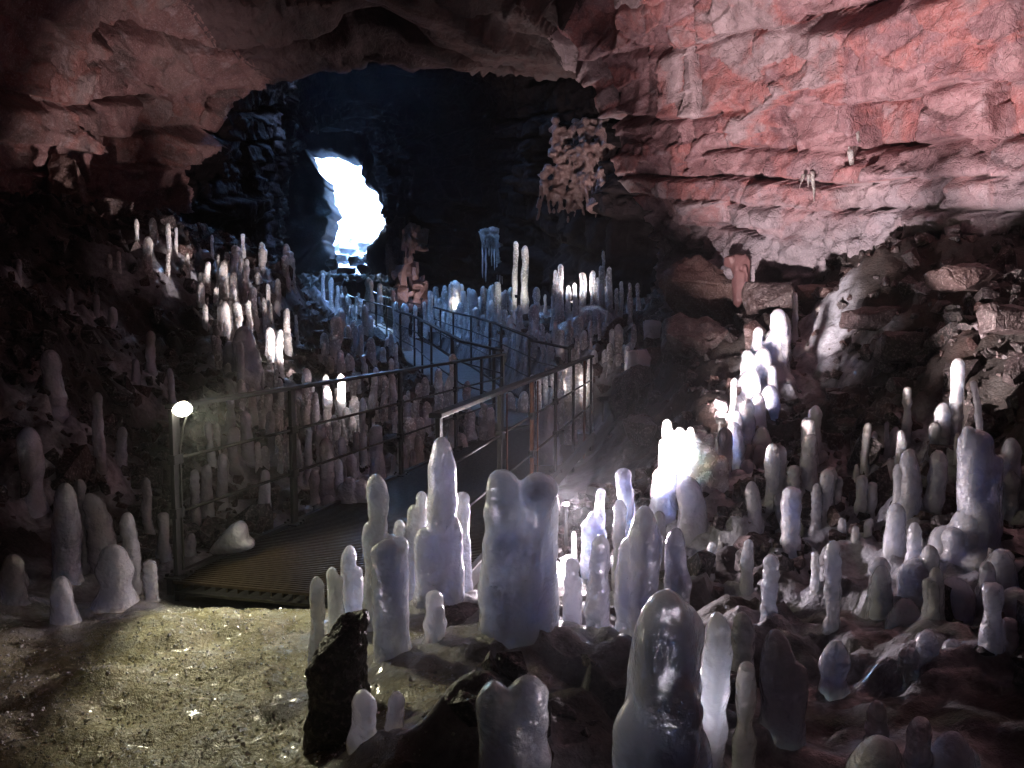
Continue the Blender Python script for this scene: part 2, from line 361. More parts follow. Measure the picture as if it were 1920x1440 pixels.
# ------------------------------------------------------------------ ground
def build_ground():
    ys = np.concatenate([np.linspace(-5, 1, 40)[:-1], np.linspace(1, 6, 190)[:-1], np.linspace(6, 13, 190)[:-1], np.linspace(13, 24, 130)[:-1], np.linspace(24, 40.6, 130)])
    s = np.linspace(0, 1, 330)
    l = np.interp(ys, YL, XL) - .9; r = np.interp(ys, YR, XR) + .9
    X = l[:, None] + (r - l)[:, None] * s[None]; Y = np.repeat(ys[:, None], len(s), 1)
    x, y = X.ravel(), Y.ravel(); z = H(x, y)
    V = np.c_[x, y, z]
    n = fbm(V * 1.7, 21, 3)
    ice = frost(x, y)
    gl = np.zeros(len(V)); lift = np.zeros(len(V))
    for o_, r_ in ICES:
        bx, by = o_.location.x, o_.location.y; rr = r_['w'] / FPX * r_['d'] / 2
        m = (np.abs(x - bx) < rr + .7) & (np.abs(y - by) < rr + .7)
        dd = np.hypot(x[m] - bx, y[m] - by) - rr
        gl[m] = np.maximum(gl[m], 1 - sstep(-.02, .2 + rr * 1.8, dd)); lift[m] = np.maximum(lift[m], rr * .38 * np.exp(-np.maximum(dd, 0) / (.03 + rr * .45)))
    dck, _ = corridor(x, y)
    V[:, 2] += lift * sstep(.7, .95, np.where(y < 4.6, 2, dck))
    gl = np.clip(gl * (1.15 + .5 * fbm(V * 5, 31, 3)), 0, 1)
    o = mesh('ground', V, grid_faces(len(s), len(ys)), GROUND, attrs={'ice': ice, 'glaze': gl})
    tag(o, kind='structure')
# (the ground itself is built after the ice, so that ice skirts can spread from every foot)

# ------------------------------------------------------------------ cave shell
def shell(u, y, zoff=0):
    """smooth tube: u 0 (left foot) .. 1 (right foot)"""
    xl = np.interp(y, YL, XL); xr = np.interp(y, YR, XR); zt = np.interp(y, YT, ZT)
    xc = (xl + xr) / 2; hw = (xr - xl) / 2
    th = np.pi * u; c = -np.cos(th); s = np.sin(th)
    x = xc + hw * np.sign(c) * np.abs(c) ** .42
    z = -1.2 + (zt + 1.2) * np.abs(s) ** .62
    return np.stack([x, y, z], -1)
def blocks(p, seed):
    zc = p[:, 2] + .26 * vnoise(p * .4, seed) + .07 * vnoise(p * 1.3, seed + 1)
    zc = zc - .23 * (p[:, 1] - 9); zl = zc / .52 + .5 * np.sin(zc * 1.9 + 1) ; k = np.floor(zl); fz = zl - k
    o = np.zeros(len(p), dtype=np.int64); K = k.astype(np.int64)
    a = p[:, 1] * .87 - p[:, 0] * .5 + .16 * vnoise(p * 1.0, seed + 2) + .05 * vnoise(p * 3.2, seed + 3)
    L = .55 + .95 * h3(K, o, o, seed + 4); al = a / L + 10 * h3(K, o, o, seed + 5); m = np.floor(al); fa = al - m; M_ = m.astype(np.int64)
    i1, i2, i3 = (h3(K, M_, o, seed + q) for q in (6, 7, 8))
    dz = np.minimum(fz, 1 - fz) * .52; dv = np.minimum(fa, 1 - fa) * L
    oh = h3(K + (fz > .5), np.floor(a * .9).astype(np.int64), o, seed + 9); ov = h3(K, M_ + (fa > .5), o, seed + 10)
    ch = (1 - sstep(.012 * oh, .03 + .06 * oh, dz)) * (oh > .25) * (.07 + .6 * oh ** 3)
    cv = (1 - sstep(.01 * ov, .025 + .05 * ov, dv)) * (ov > .3) * (.06 + .5 * ov ** 3)
    off = (i1 - .5) * .38 - (i1 > .9) * .55 + (fz - .5) * (i2 - .62) * .34 + (fa - .5) * (i3 - .5) * .3
    return off - np.maximum(ch, cv), i1
def wall_piece(name, us, ys, mat, seed, holes=.07, amp=1.0):
    U, Y = np.meshgrid(us, ys); u, y = U.ravel(), Y.ravel()
    e = 1e-3
    p = shell(u, y); du = shell(u + e, y) - shell(u - e, y); dv = shell(u, y + .15) - shell(u, y - .15)
    n = np.cross(du, dv); n /= np.linalg.norm(n, axis=1)[:, None] + 1e-9
    c = np.stack([np.interp(y, YL, XL) * .5 + np.interp(y, YR, XR) * .5, y, np.full_like(y, 2.5)], -1)
    n *= np.sign((n * (c - p)).sum(1))[:, None]           # inwards
    q = p + .14 * np.stack([vnoise(p * .7, seed + k) for k in range(3)], -1) + .06 * np.stack([vnoise(p * 3.1, seed + 5 + k) for k in range(3)], -1)
    f1, f2, idc, vec = worley(q * np.array([.72, .72, 1.15]), seed + 20)
    g1, g2, idg, vg = worley(q * np.array([1.75, 1.75, 2.9]), seed + 50)
    k1, k2, idk, vk = worley(q * np.array([6.5, 6.5, 9.]), seed + 80)
    tilt = (np.frac(idc * 37.7) if hasattr(np, 'frac') else (idc * 37.7) % 1) - .5
    bd, bid = blocks(p, seed + 300)
    d = bd + (idc - .5) * .20 + vec[:, 2] * (tilt * .3) + (idg - .5) * .10 + vg[:, 2] * ((idg * 53.1 % 1) - .6) * .16 + (idk - .5) * .03
    d -= (1 - sstep(.0, .05, g2 - g1)) * .07 * (idg < .4)
    d -= (idc > 1 - holes * .5) * .45 * sstep(.0, .25, f2 - f1)
    low = 1 - sstep(2.3, 3.2, p[:, 2] + .5 * vnoise(p * .9, seed + 3))     # knobbly clinker at the foot of the wall
    d = d * (1 - .55 * low) + low * (fbm(p * 2.6, seed + 60, 4, .6) * .22 + (.5 - k1) * .09)
    d = d + fbm(p * .45, seed + 90, 2) * .28 + fbm(p * 5, seed + 95, 3) * .018
    V = p + n * (d * amp)[:, None]
    FF = grid_faces(len(us), len(ys)); cx = V[FF].mean(1)
    hole = ((cx[:, 0] + 3.4) / 1.7) ** 2 + ((cx[:, 1] - 20.2) / 1.4) ** 2 + .25 * fbm(cx * .9, 555, 3) < 1
    FF = FF[~(hole & (cx[:, 2] > 6.5))]                 # unseen roof opening, added to let blue daylight onto the far walkway
    o = mesh(name, V, FF, mat, attrs={'cell': np.clip(.5 + (bid * .55 + idc * .2 + idg * .25 - .5) * 1.5, 0, 1), 'crack': g2 - g1})
    o.data.materials.append(ROCK_SHADE)
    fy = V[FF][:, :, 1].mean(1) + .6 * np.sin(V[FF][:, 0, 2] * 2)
    o.data.polygons.foreach_set('material_index', (fy > 14.9).astype(np.int32))  # back section takes the rock copy with shade painted into its colour
    return tag(o, kind='structure')
wall_piece('cave_wall_right', np.linspace(.598, 1., 200), np.concatenate([np.linspace(-5, 6.5, 90)[:-1], np.linspace(6.5, 14.6, 300)[:-1], np.linspace(14.6, 24, 160)[:-1], np.linspace(24, 40.4, 130)]), ROCK_R, 100)
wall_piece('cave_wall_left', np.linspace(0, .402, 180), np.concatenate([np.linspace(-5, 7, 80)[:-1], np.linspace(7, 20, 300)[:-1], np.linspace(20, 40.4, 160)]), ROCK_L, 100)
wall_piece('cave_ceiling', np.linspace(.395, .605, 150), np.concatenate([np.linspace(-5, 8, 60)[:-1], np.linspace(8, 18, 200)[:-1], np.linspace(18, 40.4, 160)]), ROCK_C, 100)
# back of the cave behind the viewer
V = [(-9, -4.8, -2), (9, -4.8, -2), (9, -4.8, 9), (-9, -4.8, 9), (-9, -5.4, -2), (9, -5.4, -2), (9, -5.4, 9), (-9, -5.4, 9)]
tag(mesh('cave_wall_back', V, [(0, 1, 2, 3), (7, 6, 5, 4), (0, 4, 5, 1), (1, 5, 6, 2), (2, 6, 7, 3), (3, 7, 4, 0)], ROCK_D, smooth=False), kind='structure')
# the end of the cave with the ragged mouth
MOUTH = [(573, 284), (600, 280), (640, 284), (664, 296), (676, 312), (690, 338), (697, 350), (706, 372), (718, 395), (721, 415), (716, 432), (700, 446), (690, 470), (684, 500), (680, 540), (640, 560), (618, 520), (612, 470), (606, 455), (617, 432), (621, 405), (611, 378), (599, 352), (603, 335), (590, 315), (578, 304)]
def build_mouth():
    pts = np.array([P(a, b, 40) for a, b in MOUTH]); rs = random.Random(4)
    out = []
    for i in range(len(pts)):
        a, b = pts[i], pts[(i + 1) % len(pts)]
        for k in range(5): out.append(a + (b - a) * k / 5)
    out = np.array(out); c = out.mean(0); n = len(out)
    out += np.stack([fbm(out * 1.6, 500 + k, 4, .65) * (.2 if k != 1 else .1) for k in range(3)], -1)
    rings = []
    for t, dy in ((1.02, 2.4), (.98, 1.3), (.985, .6), (1.0, 0.1), (1.06, -.15)):
        rr = c + (out - c) * t; rr[:, 1] += dy; rings.append(rr)
    for k in range(1, 17):
        t = 1.06 + k * .22; ang = np.arctan2(out[:, 2] - c[2], out[:, 0] - c[0])
        far = c + np.stack([np.cos(ang) * 13, np.zeros(n), np.sin(ang) * 13], -1)
        f = k / 16
        rr = (c + (out - c) * 1.06) * (1 - f) + far * f
        rr[:, 1] = 39.9 - 1.2 * min(f * 3, 1) + fbm(rr * .8, 510, 4) * .5
        rings.append(rr)
    V = np.concatenate(rings); F = []
    for r in range(len(rings) - 1):
        for i in range(n):
            j = (i + 1) % n; F.append((r * n + i, r * n + j, (r + 1) * n + j, (r + 1) * n + i))
    o = mesh('cave_wall_end', V, F, ROCK_SHADE, attrs={'cell': fbm(V * .5, 3, 2) * .5 + .5, 'crack': np.ones(len(V))})
    tag(o, kind='structure')
build_mouth()
def build_outside():
    xs = np.linspace(-34, 18, 160); ys = np.linspace(40.2, 75, 130); X, Y = np.meshgrid(xs, ys); x, y = X.ravel(), Y.ravel()
    z = 3.2 + .16 * (y - 40) + .012 * (y - 46).clip(0) ** 2 + .34 * (np.abs(x + 8.5) - 3.2).clip(0, 7) ** 2
    V = np.c_[x, y, z]; V[:, 2] += fbm(V * .6, 700, 4) * .4
    tag(mesh('terrain', V, grid_faces(len(xs), len(ys)), SNOW), kind='structure')
    us = np.linspace(0, 1, 60); yy = np.linspace(-6, 40.3, 80); U, Yv = np.meshgrid(us, yy)
    p = shell(U.ravel(), Yv.ravel()); xc = np.interp(p[:, 1], YL, XL) / 2 + np.interp(p[:, 1], YR, XR) / 2
    p[:, 0] = xc + (p[:, 0] - xc) * 1.28 + np.sign(p[:, 0] - xc) * .8; p[:, 2] = p[:, 2] * 1.14 + 1.2
    FB = grid_faces(60, 80); cb = p[FB].mean(1); FB = FB[~((np.hypot((cb[:, 0] + 3.4) / 2.3, (cb[:, 1] - 20.2) / 2.0) < 1) & (cb[:, 2] > 8))]  # the added daylight opening is cut through the outer rock too
    tag(mesh('bedrock', p, FB, ROCK_D, attrs={'cell': np.full(len(p), .3), 'crack': np.ones(len(p))}), kind='structure')
SNOW = simple('snowy_lava_field', (.86, .87, .9), .7, 0, .8, .45)
build_outside()

# ------------------------------------------------------------------ ice
def finger(base, top, r, seed, flare=.45, tipk=1.0, ns=20, nh=30, taper=.22, rag=1.0):
    """one finger of ice from base to top (3D points), radius r; returns verts, faces"""
    base = np.array(base, float); top = np.array(top, float); h = max(np.linalg.norm(top - base), r * .9)
    s = np.linspace(0, 1, nh); t = np.sin(s * math.pi / 2) ** .9; zz = t * h
    L = min(1.5 * r * tipk, .6 * h)
    rad = r * (1 + flare * np.exp(-zz / (1.3 * r)) + .5 * min(flare, 1) * np.exp(-zz / (.5 * r))) * (1 - taper * t)
    e = np.clip((L - (h - zz)) / L, 0, 1); rad = rad * np.sqrt(np.clip(1 - e ** 2.3, 0, 1))
    sd_ = seed * 1.37
    hh = np.random.RandomState(int(seed * 13 + 5) % 99991)
    rad *= 1 + rag * (.12 * vnoise(np.c_[zz / (1.7 * r), zz * 0 + sd_, zz * 0], 1) + .06 * vnoise(np.c_[zz / (.7 * r), zz * 0 + sd_, zz * 0], 2))
    if hh.rand() < .6:                                       # drip rings and swellings
        pr = hh.uniform(.5, 1.1) * r; rad *= 1 + rag * hh.uniform(.03, .075) * np.sin(zz / pr * 3.1 + hh.rand() * 6) * (1 - e)
    if hh.rand() < .35 and h > 3 * r:                        # a thin neck under a thicker head
        zn = hh.uniform(.35, .75) * h; rad *= 1 - rag * hh.uniform(.12, .3) * np.exp(-((zz - zn) / (1.1 * r)) ** 2)
    wx = vnoise(np.c_[zz / (3.5 * r), zz * 0 + sd_, zz * 0 + 7], 3) * .22 * r * np.minimum(zz / r, 1) * (1 - e * .6)
    wy = vnoise(np.c_[zz / (3.5 * r), zz * 0 + sd_, zz * 0 + 9], 4) * .22 * r * np.minimum(zz / r, 1)
    an = np.linspace(0, 2 * math.pi, ns, endpoint=False)
    ca, sa = np.cos(an), np.sin(an)
    A = np.repeat(an[None], nh, 0)
    q = np.stack([np.cos(A) * 1.2, np.sin(A) * 1.2 + sd_, np.repeat((zz / (1.6 * r))[:, None], ns, 1)], -1).reshape(-1, 3)
    k = 1 + rag * (.13 * vnoise(q, 5) + .07 * vnoise(q * np.array([2.2, 2.2, 1.6]), 6) + .025 * vnoise(q * 5, 7))
    RR = rad[:, None] * k.reshape(nh, ns)
    ax = base[None] + (top - base)[None] * t[:, None]
    X = ax[:, 0:1] + wx[:, None] + RR * ca; Yv = ax[:, 1:2] + wy[:, None] + RR * sa
    Z = np.repeat(ax[:, 2:3], ns, 1)
    # slightly hollow drip tip
    V = np.stack([X, Yv, Z], -1).reshape(-1, 3)
    F = []
    for a in range(nh - 1):
        for b in range(ns):
            c_ = (b + 1) % ns; F.append((a * ns + b, a * ns + c_, (a + 1) * ns + c_, (a + 1) * ns + b))
    F.append(tuple(range(ns))[::-1]); F.append(tuple((nh - 1) * ns + b for b in range(ns)))
    return V, F
def join(parts):
    V, F, o = [], [], 0
    for v, f in parts:
        V.append(v); F += [tuple(i + o for i in q) for q in f]; o += len(v)
    return np.concatenate(V), F
ICES = []      # (object, record) for labels
_seed = [0]
def stalagmite(px, top, base, wpx, d=None, extra=(), mat=None, label=None, lean=0, name='ice_stalagmite', flare=.45, tip=1.0, remesh=None, cat='stalagmite', flat=0, group=None, depth_w=1.0):
    """px/top/base/wpx are what the photo shows; extra = more fingers fused to it: (dpx, top, wpx)"""
    _seed[0] += 1; sd_ = _seed[0]
    if d is None: d = hit(px, base)
    if d is None: d = 20
    b = P(px, base, d); r = wpx / FPX * d / 2 * .92
    gz = float(HG(b[0], b[1] + r * .6)); by = b[1] + r * .6
    rr_ = r * 1.4; z0 = min([gz, b[2] + .05] + [float(HG(b[0] + rr_ * math.cos(a), by + rr_ * math.sin(a))) for a in np.linspace(0, 6.28, 9)]) - .06
    z0 = max(z0, b[2] - .45)
    rv = random.Random(sd_ * 31)
    if lean == 0: lean = rv.gauss(0, .028) * (base - top)
    if rv.random() < .14 and remesh is None: tip = .45
    tp = P(px + lean, top, by)
    big = wpx > 40 or d < 4.5
    res = dict(ns=32, nh=52) if big else (dict(ns=20, nh=32) if wpx > 18 else dict(ns=14, nh=22))
    root = np.array([b[0], by, z0])
    parts = [finger((0, 0, 0), tp - root, r, sd_, flare=flare, tipk=tip, **res)]
    for i, ex in enumerate(extra):
        dx, tz, wp = ex[:3]; t2 = P(px + dx, tz, by); dy = (ex[3] if len(ex) > 3 else (0.25 * ((i % 2) * 2 - 1))) * r
        r2 = wp / FPX * d / 2 * .92
        parts.append(finger((t2[0] - root[0], dy, 0), (t2[0] - root[0], dy, t2[2] - root[2]), r2, sd_ * 7 + i, flare=flare, tipk=min(tip, 1.0), taper=.12, **res))
    V, F = join(parts)
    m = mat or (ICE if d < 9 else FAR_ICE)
    o = mesh(name, V, F, m); o.location = root
    if remesh or (remesh is None and extra and big):
        md = o.modifiers.new('fuse', 'REMESH'); md.mode = 'VOXEL'; md.voxel_size = max(r * .10, .006); md.use_smooth_shade = True
        sm = o.modifiers.new('melt', 'SMOOTH'); sm.iterations = 3; sm.factor = .5
    o['category'] = cat
    if label: o['label'] = label
    if group: o['group'] = group
    ICES.append((o, dict(px=px, top=top, base=base, w=wpx, d=d, label=label, n=len(extra))))
    return o
NUM = 'first second third fourth fifth sixth seventh eighth ninth tenth eleventh twelfth thirteenth fourteenth fifteenth sixteenth seventeenth eighteenth nineteenth twentieth'.split()
def cluster(where, group, items, **kw):
    """a stand of stalagmites; each gets a label by its look and its order within the stand"""
    objs = []
    for it in items:
        opt = dict(kw)
        if len(it) > 4: opt.update(it[4])
        o = stalagmite(*it[:4], group=group, **opt); objs.append((it[0], it, o))
    objs.sort(key=lambda a: a[0])
    hs = [i[2] - i[1] for _, i, _ in objs]
    for k, (px, it, o) in enumerate(objs):
        if o.get('label'): continue
        h = it[2] - it[1]; asp = h / it[3]
        look = 'slender' if asp > 4.6 else ('squat' if asp < 2 else 'finger-shaped')
        if it[4].get('extra') if len(it) > 4 else False: look = 'many-tipped'
        n = len(objs)
        pos = 'leftmost' if k == 0 else ('rightmost' if k == n - 1 else (NUM[k] + ' from the left' if k <= n / 2 else NUM[n - 1 - k] + ' from the right'))
        if n == 1: pos = ''
        o['label'] = f'{look} ice stalagmite {where}' + (f', {pos}' if pos else '')
# --- foreground
fg = 'ice stalagmites in the foreground'
stalagmite(1243, 1105, 1470, 186, d=1.85, mat=NEAR_ICE, tip=1.2, flare=.25, remesh=True, group=fg, extra=((40, 1140, 120, .4), (-14, 1160, 130, -.45), (-30, 1290, 150, -.3), (34, 1330, 150, -.2), (8, 1230, 130, -.6)), label='largest and nearest glassy ice stalagmite, with a hollow in its rounded head')
stalagmite(1338, 1146, 1460, 70, d=2.15, mat=NEAR_ICE, tip=1.8, group=fg, label='smooth dark ice stalagmite standing close behind the nearest glassy one')
stalagmite(1396, 1240, 1440, 52, d=2.3, mat=CLEAR, group=fg, label='narrow dark ice stalagmite between the nearest glassy one and a broad grey one')
stalagmite(1390, 1147, 1270, 54, d=3.1, group=fg, label='pale lit ice stalagmite peering over a narrow dark one', tip=1.2)
stalagmite(1462, 1182, 1400, 88, d=2.7, tip=1.7, flare=.5, group=fg, extra=((24, 1235, 60),), label='broad grey almond-shaped ice stalagmite right of the nearest glassy one')
stalagmite(960, 1330, 1460, 128, d=2.15, tip=.8, flare=.1, remesh=True, group=fg, extra=((-35, 1276, 92, 0), (32, 1270, 100, 0)), label='dim heart-shaped ice stalagmite with two lobes at the bottom edge')
stalagmite(975, 972, 1215, 128, d=3.35, mat=NEAR_ICE, tip=.6, flare=.12, remesh=True, group=fg, extra=((-36, 880, 92, -.05), (35, 886, 98, .05), (60, 930, 34, .3)), label='massive twin-topped ice stalagmite with a notch between its two tips')
stalagmite(820, 818, 1130, 74, d=4.05, tip=1.5, flare=.4, remesh=True, group=fg, extra=((-24, 985, 52, -.4), (28, 965, 46, -.2)), label='tallest ice stalagmite by the walkway, with shoulders at half height')
stalagmite(874, 922, 1115, 34, d=4.25, tip=1.3, group=fg, label='greenish lit ice stalagmite tucked behind the tallest one by the walkway')
stalagmite(733, 1008, 1245, 84, d=3.3, tip=.7, flare=.1, remesh=True, group=fg, extra=((18, 1006, 34, .1), (-22, 1020, 40, 0)), label='stout round-topped ice stalagmite in front of the shouldered tall ones')
stalagmite(712, 888, 1150, 52, d=3.95, tip=1.2, remesh=True, group=fg, extra=((-14, 975, 40, -.2), (24, 1000, 50, -.2)), label='tall pointed ice stalagmite beside the edge of the grating deck')
stalagmite(766, 946, 1105, 34, d=4.2, group=fg, extra=((24, 920, 26), (-18, 975, 28)), label='lumpy greenish ice stalagmite glowing between the two tall ones')
stalagmite(656, 1022, 1165, 40, d=4.1, tip=1.5, group=fg, extra=((16, 1060, 26),), label='greenish leaning ice stalagmite at the frosty ground by the deck')
stalagmite(626, 1062, 1170, 34, d=4.0, group=fg, extra=((10, 1078, 22),), label='short lumpy green-lit ice stalagmite at the edge of the frosty ground')
stalagmite(592, 1080, 1290, 42, d=3.3, tip=1.3, flare=.25, group=fg, label='pale upright ice stalagmite at the right edge of the frosty ground')
stalagmite(812, 1108, 1225, 48, d=3.4, mat=CLEAR, group=fg, extra=((10, 1130, 34, -.6),), label='small clear ice stalagmite with a dark core in front of the tallest one')
stalagmite(670, 1292, 1450, 56, d=2.5, mat=CLEAR, flare=.2, group=fg, extra=((22, 1300, 40),), label='dim glassy ice stalagmite below the black boulder')
stalagmite(735, 1296, 1440, 46, d=2.5, mat=CLEAR, flare=.2, group=fg, label='clear glinting ice stalagmite right of the one below the black boulder')
stalagmite(1200, 947, 1220, 74, d=3.45, tip=1.4, mat=CLEAR, flare=.25, remesh=True, group=fg, extra=((-20, 1010, 50, .4),), label='tall dark-headed ice stalagmite behind the nearest glassy one')
stalagmite(1268, 990, 1200, 58, d=3.5, tip=1.3, group=fg, label='pointed grey ice stalagmite right of the tall dark-headed one')
stalagmite(1121, 1003, 1215, 50, d=3.6, tip=1.3, group=fg, label='bluish finger-shaped ice stalagmite left of the tall dark-headed one')
stalagmite(1074, 1046, 1195, 40, d=3.7, mat=CLEAR, group=fg, label='short dark ice stalagmite beside the massive twin-topped one')
stalagmite(1165, 936, 1150, 32, d=4.5, group=fg, label='thin grey ice stalagmite just behind the tall dark-headed one')
stalagmite(1174, 877, 1110, 48, d=5.1, tip=.7, group=fg, label='pinkish column-like ice stalagmite with a nubbed head, before the dark void')
stalagmite(1116, 958, 1090, 50, d=5.0, tip=.8, group=fg, extra=((10, 914, 22, 0), (-12, 975, 30, 0)), label='ice stalagmite with a small brightly lit peak beside the hidden lamp')
stalagmite(1076, 996, 1085, 13, d=5.2, group=fg, label='tiny blazing white ice stub right of the massive twin-topped one')
stalagmite(1254, 872, 1030, 66, d=5.75, tip=1.1, remesh=True, group='blazing lit ice by the lamp', extra=((-22, 925, 40, -.3),), label='blazing white domed ice stalagmite directly below the glowing ice wall')
stalagmite(1290, 892, 1050, 68, d=5.62, tip=1.0, group='blazing lit ice by the lamp', extra=((14, 925, 44, -.2),), label='rounded translucent ice stalagmite glowing white with a striped right side')
stalagmite(1236, 958, 1070, 38, d=4.9, group='blazing lit ice by the lamp', label='white glowing ice stalagmite squeezed behind two dark grey ones')
stalagmite(1330, 1016, 1120, 24, d=4.8, group=fg, extra=((-20, 1050, 30),), label='pink-lit ice stalagmite right of the pointed grey one')
# the glowing ice wall and the icefall above it
iw = 'glowing ice on the right mound'
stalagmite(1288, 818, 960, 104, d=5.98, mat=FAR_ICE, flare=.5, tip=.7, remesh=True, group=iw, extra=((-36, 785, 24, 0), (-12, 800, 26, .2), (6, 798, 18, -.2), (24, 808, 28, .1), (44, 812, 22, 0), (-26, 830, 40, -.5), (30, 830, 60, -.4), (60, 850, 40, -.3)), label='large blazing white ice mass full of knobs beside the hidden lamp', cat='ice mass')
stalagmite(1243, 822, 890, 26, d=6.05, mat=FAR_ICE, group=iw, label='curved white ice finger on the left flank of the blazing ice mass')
def ice_bank(label, items, mat=None, vox=.02, name='ice_bank', cat='ice bank'):
    prt = []; root = None
    for i, (px, top, base, w_, d) in enumerate(items):
        b = P(px, base, d); t = P(px, top, d)
        if root is None: root = b.copy()
        z0 = min(float(HG(b[0], b[1])), b[2]) - .12
        prt.append(finger(np.array([b[0], b[1], z0]) - root, t - root, w_ / FPX * d / 2, 3000 + i * 3 + len(items), flare=.7, ns=26, nh=40, tipk=1.1))
    V, F = join(prt); o = mesh(name, V, F, mat or ICE); o.location = root
    m = o.modifiers.new('fuse', 'REMESH'); m.mode = 'VOXEL'; m.voxel_size = vox; m.use_smooth_shade = True
    m = o.modifiers.new('melt', 'SMOOTH'); m.iterations = 4; m.factor = .5
    tag(o, label, cat); ICES.append((o, dict(px=items[0][0], top=0, base=0, w=items[0][3], d=items[0][4])))
ice_bank('long fused lavender ice bank climbing from the blazing mass to the red wall',
    [(1330, 850, 960, 50, 6.35), (1352, 815, 940, 44, 6.6), (1376, 790, 920, 44, 6.9), (1340, 880, 980, 44, 6.1), (1398, 765, 890, 46, 7.2), (1420, 735, 860, 44, 7.5), (1384, 740, 860, 24, 7.35), (1446, 720, 830, 40, 7.7), (1412, 690, 800, 30, 8.0), (1432, 650, 770, 44, 8.2), (1455, 612, 740, 50, 8.5), (1468, 584, 700, 36, 8.8), (1425, 830, 930, 40, 6.8), (1402, 860, 960, 40, 6.5), (1364, 900, 990, 40, 6.2), (1405, 655, 770, 22, 8.3), (1438, 622, 740, 24, 8.5)])
ice_bank('massive dim ice flow under the great ice column, reaching down the right edge',
    [(1770, 985, 1180, 80, 4.4), (1720, 1045, 1220, 80, 4.1), (1820, 940, 1180, 90, 4.35), (1875, 1030, 1250, 90, 3.9), (1700, 1120, 1280, 80, 3.8), (1790, 1080, 1290, 100, 3.7), (1860, 890, 1150, 50, 4.5), (1905, 1100, 1330, 80, 3.6), (1750, 1180, 1340, 90, 3.4)], vox=.018, name='ice_flow', cat='ice flow')
stalagmite(1388, 880, 1010, 62, d=6.2, flare=.9, remesh=True, group=iw, extra=((-36, 860, 40, .3), (20, 905, 44, -.4), (-14, 930, 50, -.9)), label='lavender fused ice mound spreading right of the blazing ice mass', cat='ice mound')
stalagmite(1424, 800, 900, 40, d=6.9, flare=.9, remesh=True, group=iw, extra=((-22, 830, 30, -.3), (16, 822, 26, .2)), label='small lavender ice mound between the mound below and the blue icefall', cat='ice mound')
stalagmite(1362, 800, 950, 34, d=6.3, group=iw, flare=.3, label='lavender ice column between the blazing ice mass and the blue icefall')
stalagmite(1366, 708, 820, 16, d=7.2, lean=12, group=iw, label='thin white ice finger leaning along the blue icefall')
stalagmite(1450, 620, 760, 66, d=8.3, flare=.8, tip=1.2, remesh=True, group=iw, extra=((12, 578, 40, .2), (-28, 612, 24, 0), (-50, 655, 24, 0), (-40, 690, 60, -.6), (-62, 740, 44, -.9), (-25, 720, 50, -1.)), label='blue-grey icefall with several tips spilling down the right mound', cat='icefall')
stalagmite(1448, 684, 725, 26, d=8.1, group=iw, label='small white ice cone at the right side of the blue icefall')
stalagmite(1491, 548, 660, 14, d=8.9, group=iw, flare=.1, label='thin straight ice column touching the rock shelf above')
stalagmite(1512, 648, 800, 50, d=8.7, flare=.9, tip=.8, remesh=True, group=iw, extra=((-14, 645, 26, 0), (14, 642, 22, .2), (0, 740, 60, -.4)), label='white ice clump like a clenched hand on a flared foot')
stalagmite(1543, 573, 700, 28, d=8.3, flare=.1, tip=.5, taper_=0, group=iw, label='bright square-topped ice pillar standing behind the clenched clump') if False else stalagmite(1543, 573, 700, 28, d=9.0, flare=.1, tip=.5, group=iw, label='bright square-topped ice pillar standing behind the clenched clump')
cluster('alone on the dark slope past the bright pillar', 'paired stubs', [(1598, 686, 745, 19), (1633, 685, 742, 15)], d=8.0, flare=.3)
# right slope
rs_ = 'ice stalagmites on the dark right slope'
cluster('on the dark right slope below the red wall', rs_, [
    (1522, 850, 935, 28, dict(tip=1.3)), (1560, 875, 965, 36, dict(extra=((10, 892, 20),))), (1620, 792, 905, 21), (1640, 808, 860, 16), (1664, 790, 865, 14), (1690, 806, 890, 24),
    (1705, 725, 835, 22), (1797, 812, 880, 18), (1728, 866, 905, 18), (1604, 870, 915, 14), (1680, 800, 850, 26)])
stalagmite(1795, 671, 820, 32, d=5.7, flare=.3, group=rs_, extra=((-26, 755, 34, 0), (-40, 790, 34, 0)), label='tall bluish ice stalagmite on a stepped base, highest on the right slope')
stalagmite(1866, 820, 850, 16, d=4.9, lean=-36, group=rs_, flare=.1, label='thin leaning ice rod slanting left above the great flowstone') if False else stalagmite(1866, 714, 850, 17, d=4.9, lean=-40, flare=.1, group=rs_, label='thin ice rod slanting to the left above the great ice column')
stalagmite(1835, 805, 1080, 78, d=4.3, flare=.8, tip=.5, remesh=True, group=rs_, extra=((-20, 798, 28, 0), (22, 850, 44, -.2), (-50, 985, 60, -.3), (-90, 1040, 80, -.2), (0, 1010, 110, -.5), (50, 1060, 70, -.3)), label='great grey-blue ice column with a broken top and wide flared foot', cat='ice column')
stalagmite(1900, 820, 930, 44, d=4.8, group=rs_, extra=((-24, 850, 34),), label='dim ice clump at the right edge behind the great ice column')
cluster('in the dim hollow right of centre', 'ice stalagmites in the right hollow', [
    (1488, 912, 1050, 48, dict(tip=.6, label='lavender flat-topped ice column with a chipped crown in the right hollow')), (1400, 1010, 1120, 30), (1530, 1035, 1120, 20, dict(label='small yellowish ice stub beside a thicker ribbed one in the hollow')),
    (1563, 1013, 1190, 42), (1446, 1040, 1160, 38), (1580, 970, 1010, 24), (1632, 972, 1012, 26), (1606, 985, 1020, 22), (1410, 960, 985, 26)])
stalagmite(1568, 1200, 1330, 66, d=3.3, tip=1.3, group=fg, label='egg-shaped blue-grey ice stalagmite alone on black rock')
stalagmite(1648, 1312, 1430, 54, d=2.6, flare=.7, group=fg, label='blunt ice stub rising behind the smooth ice dome')
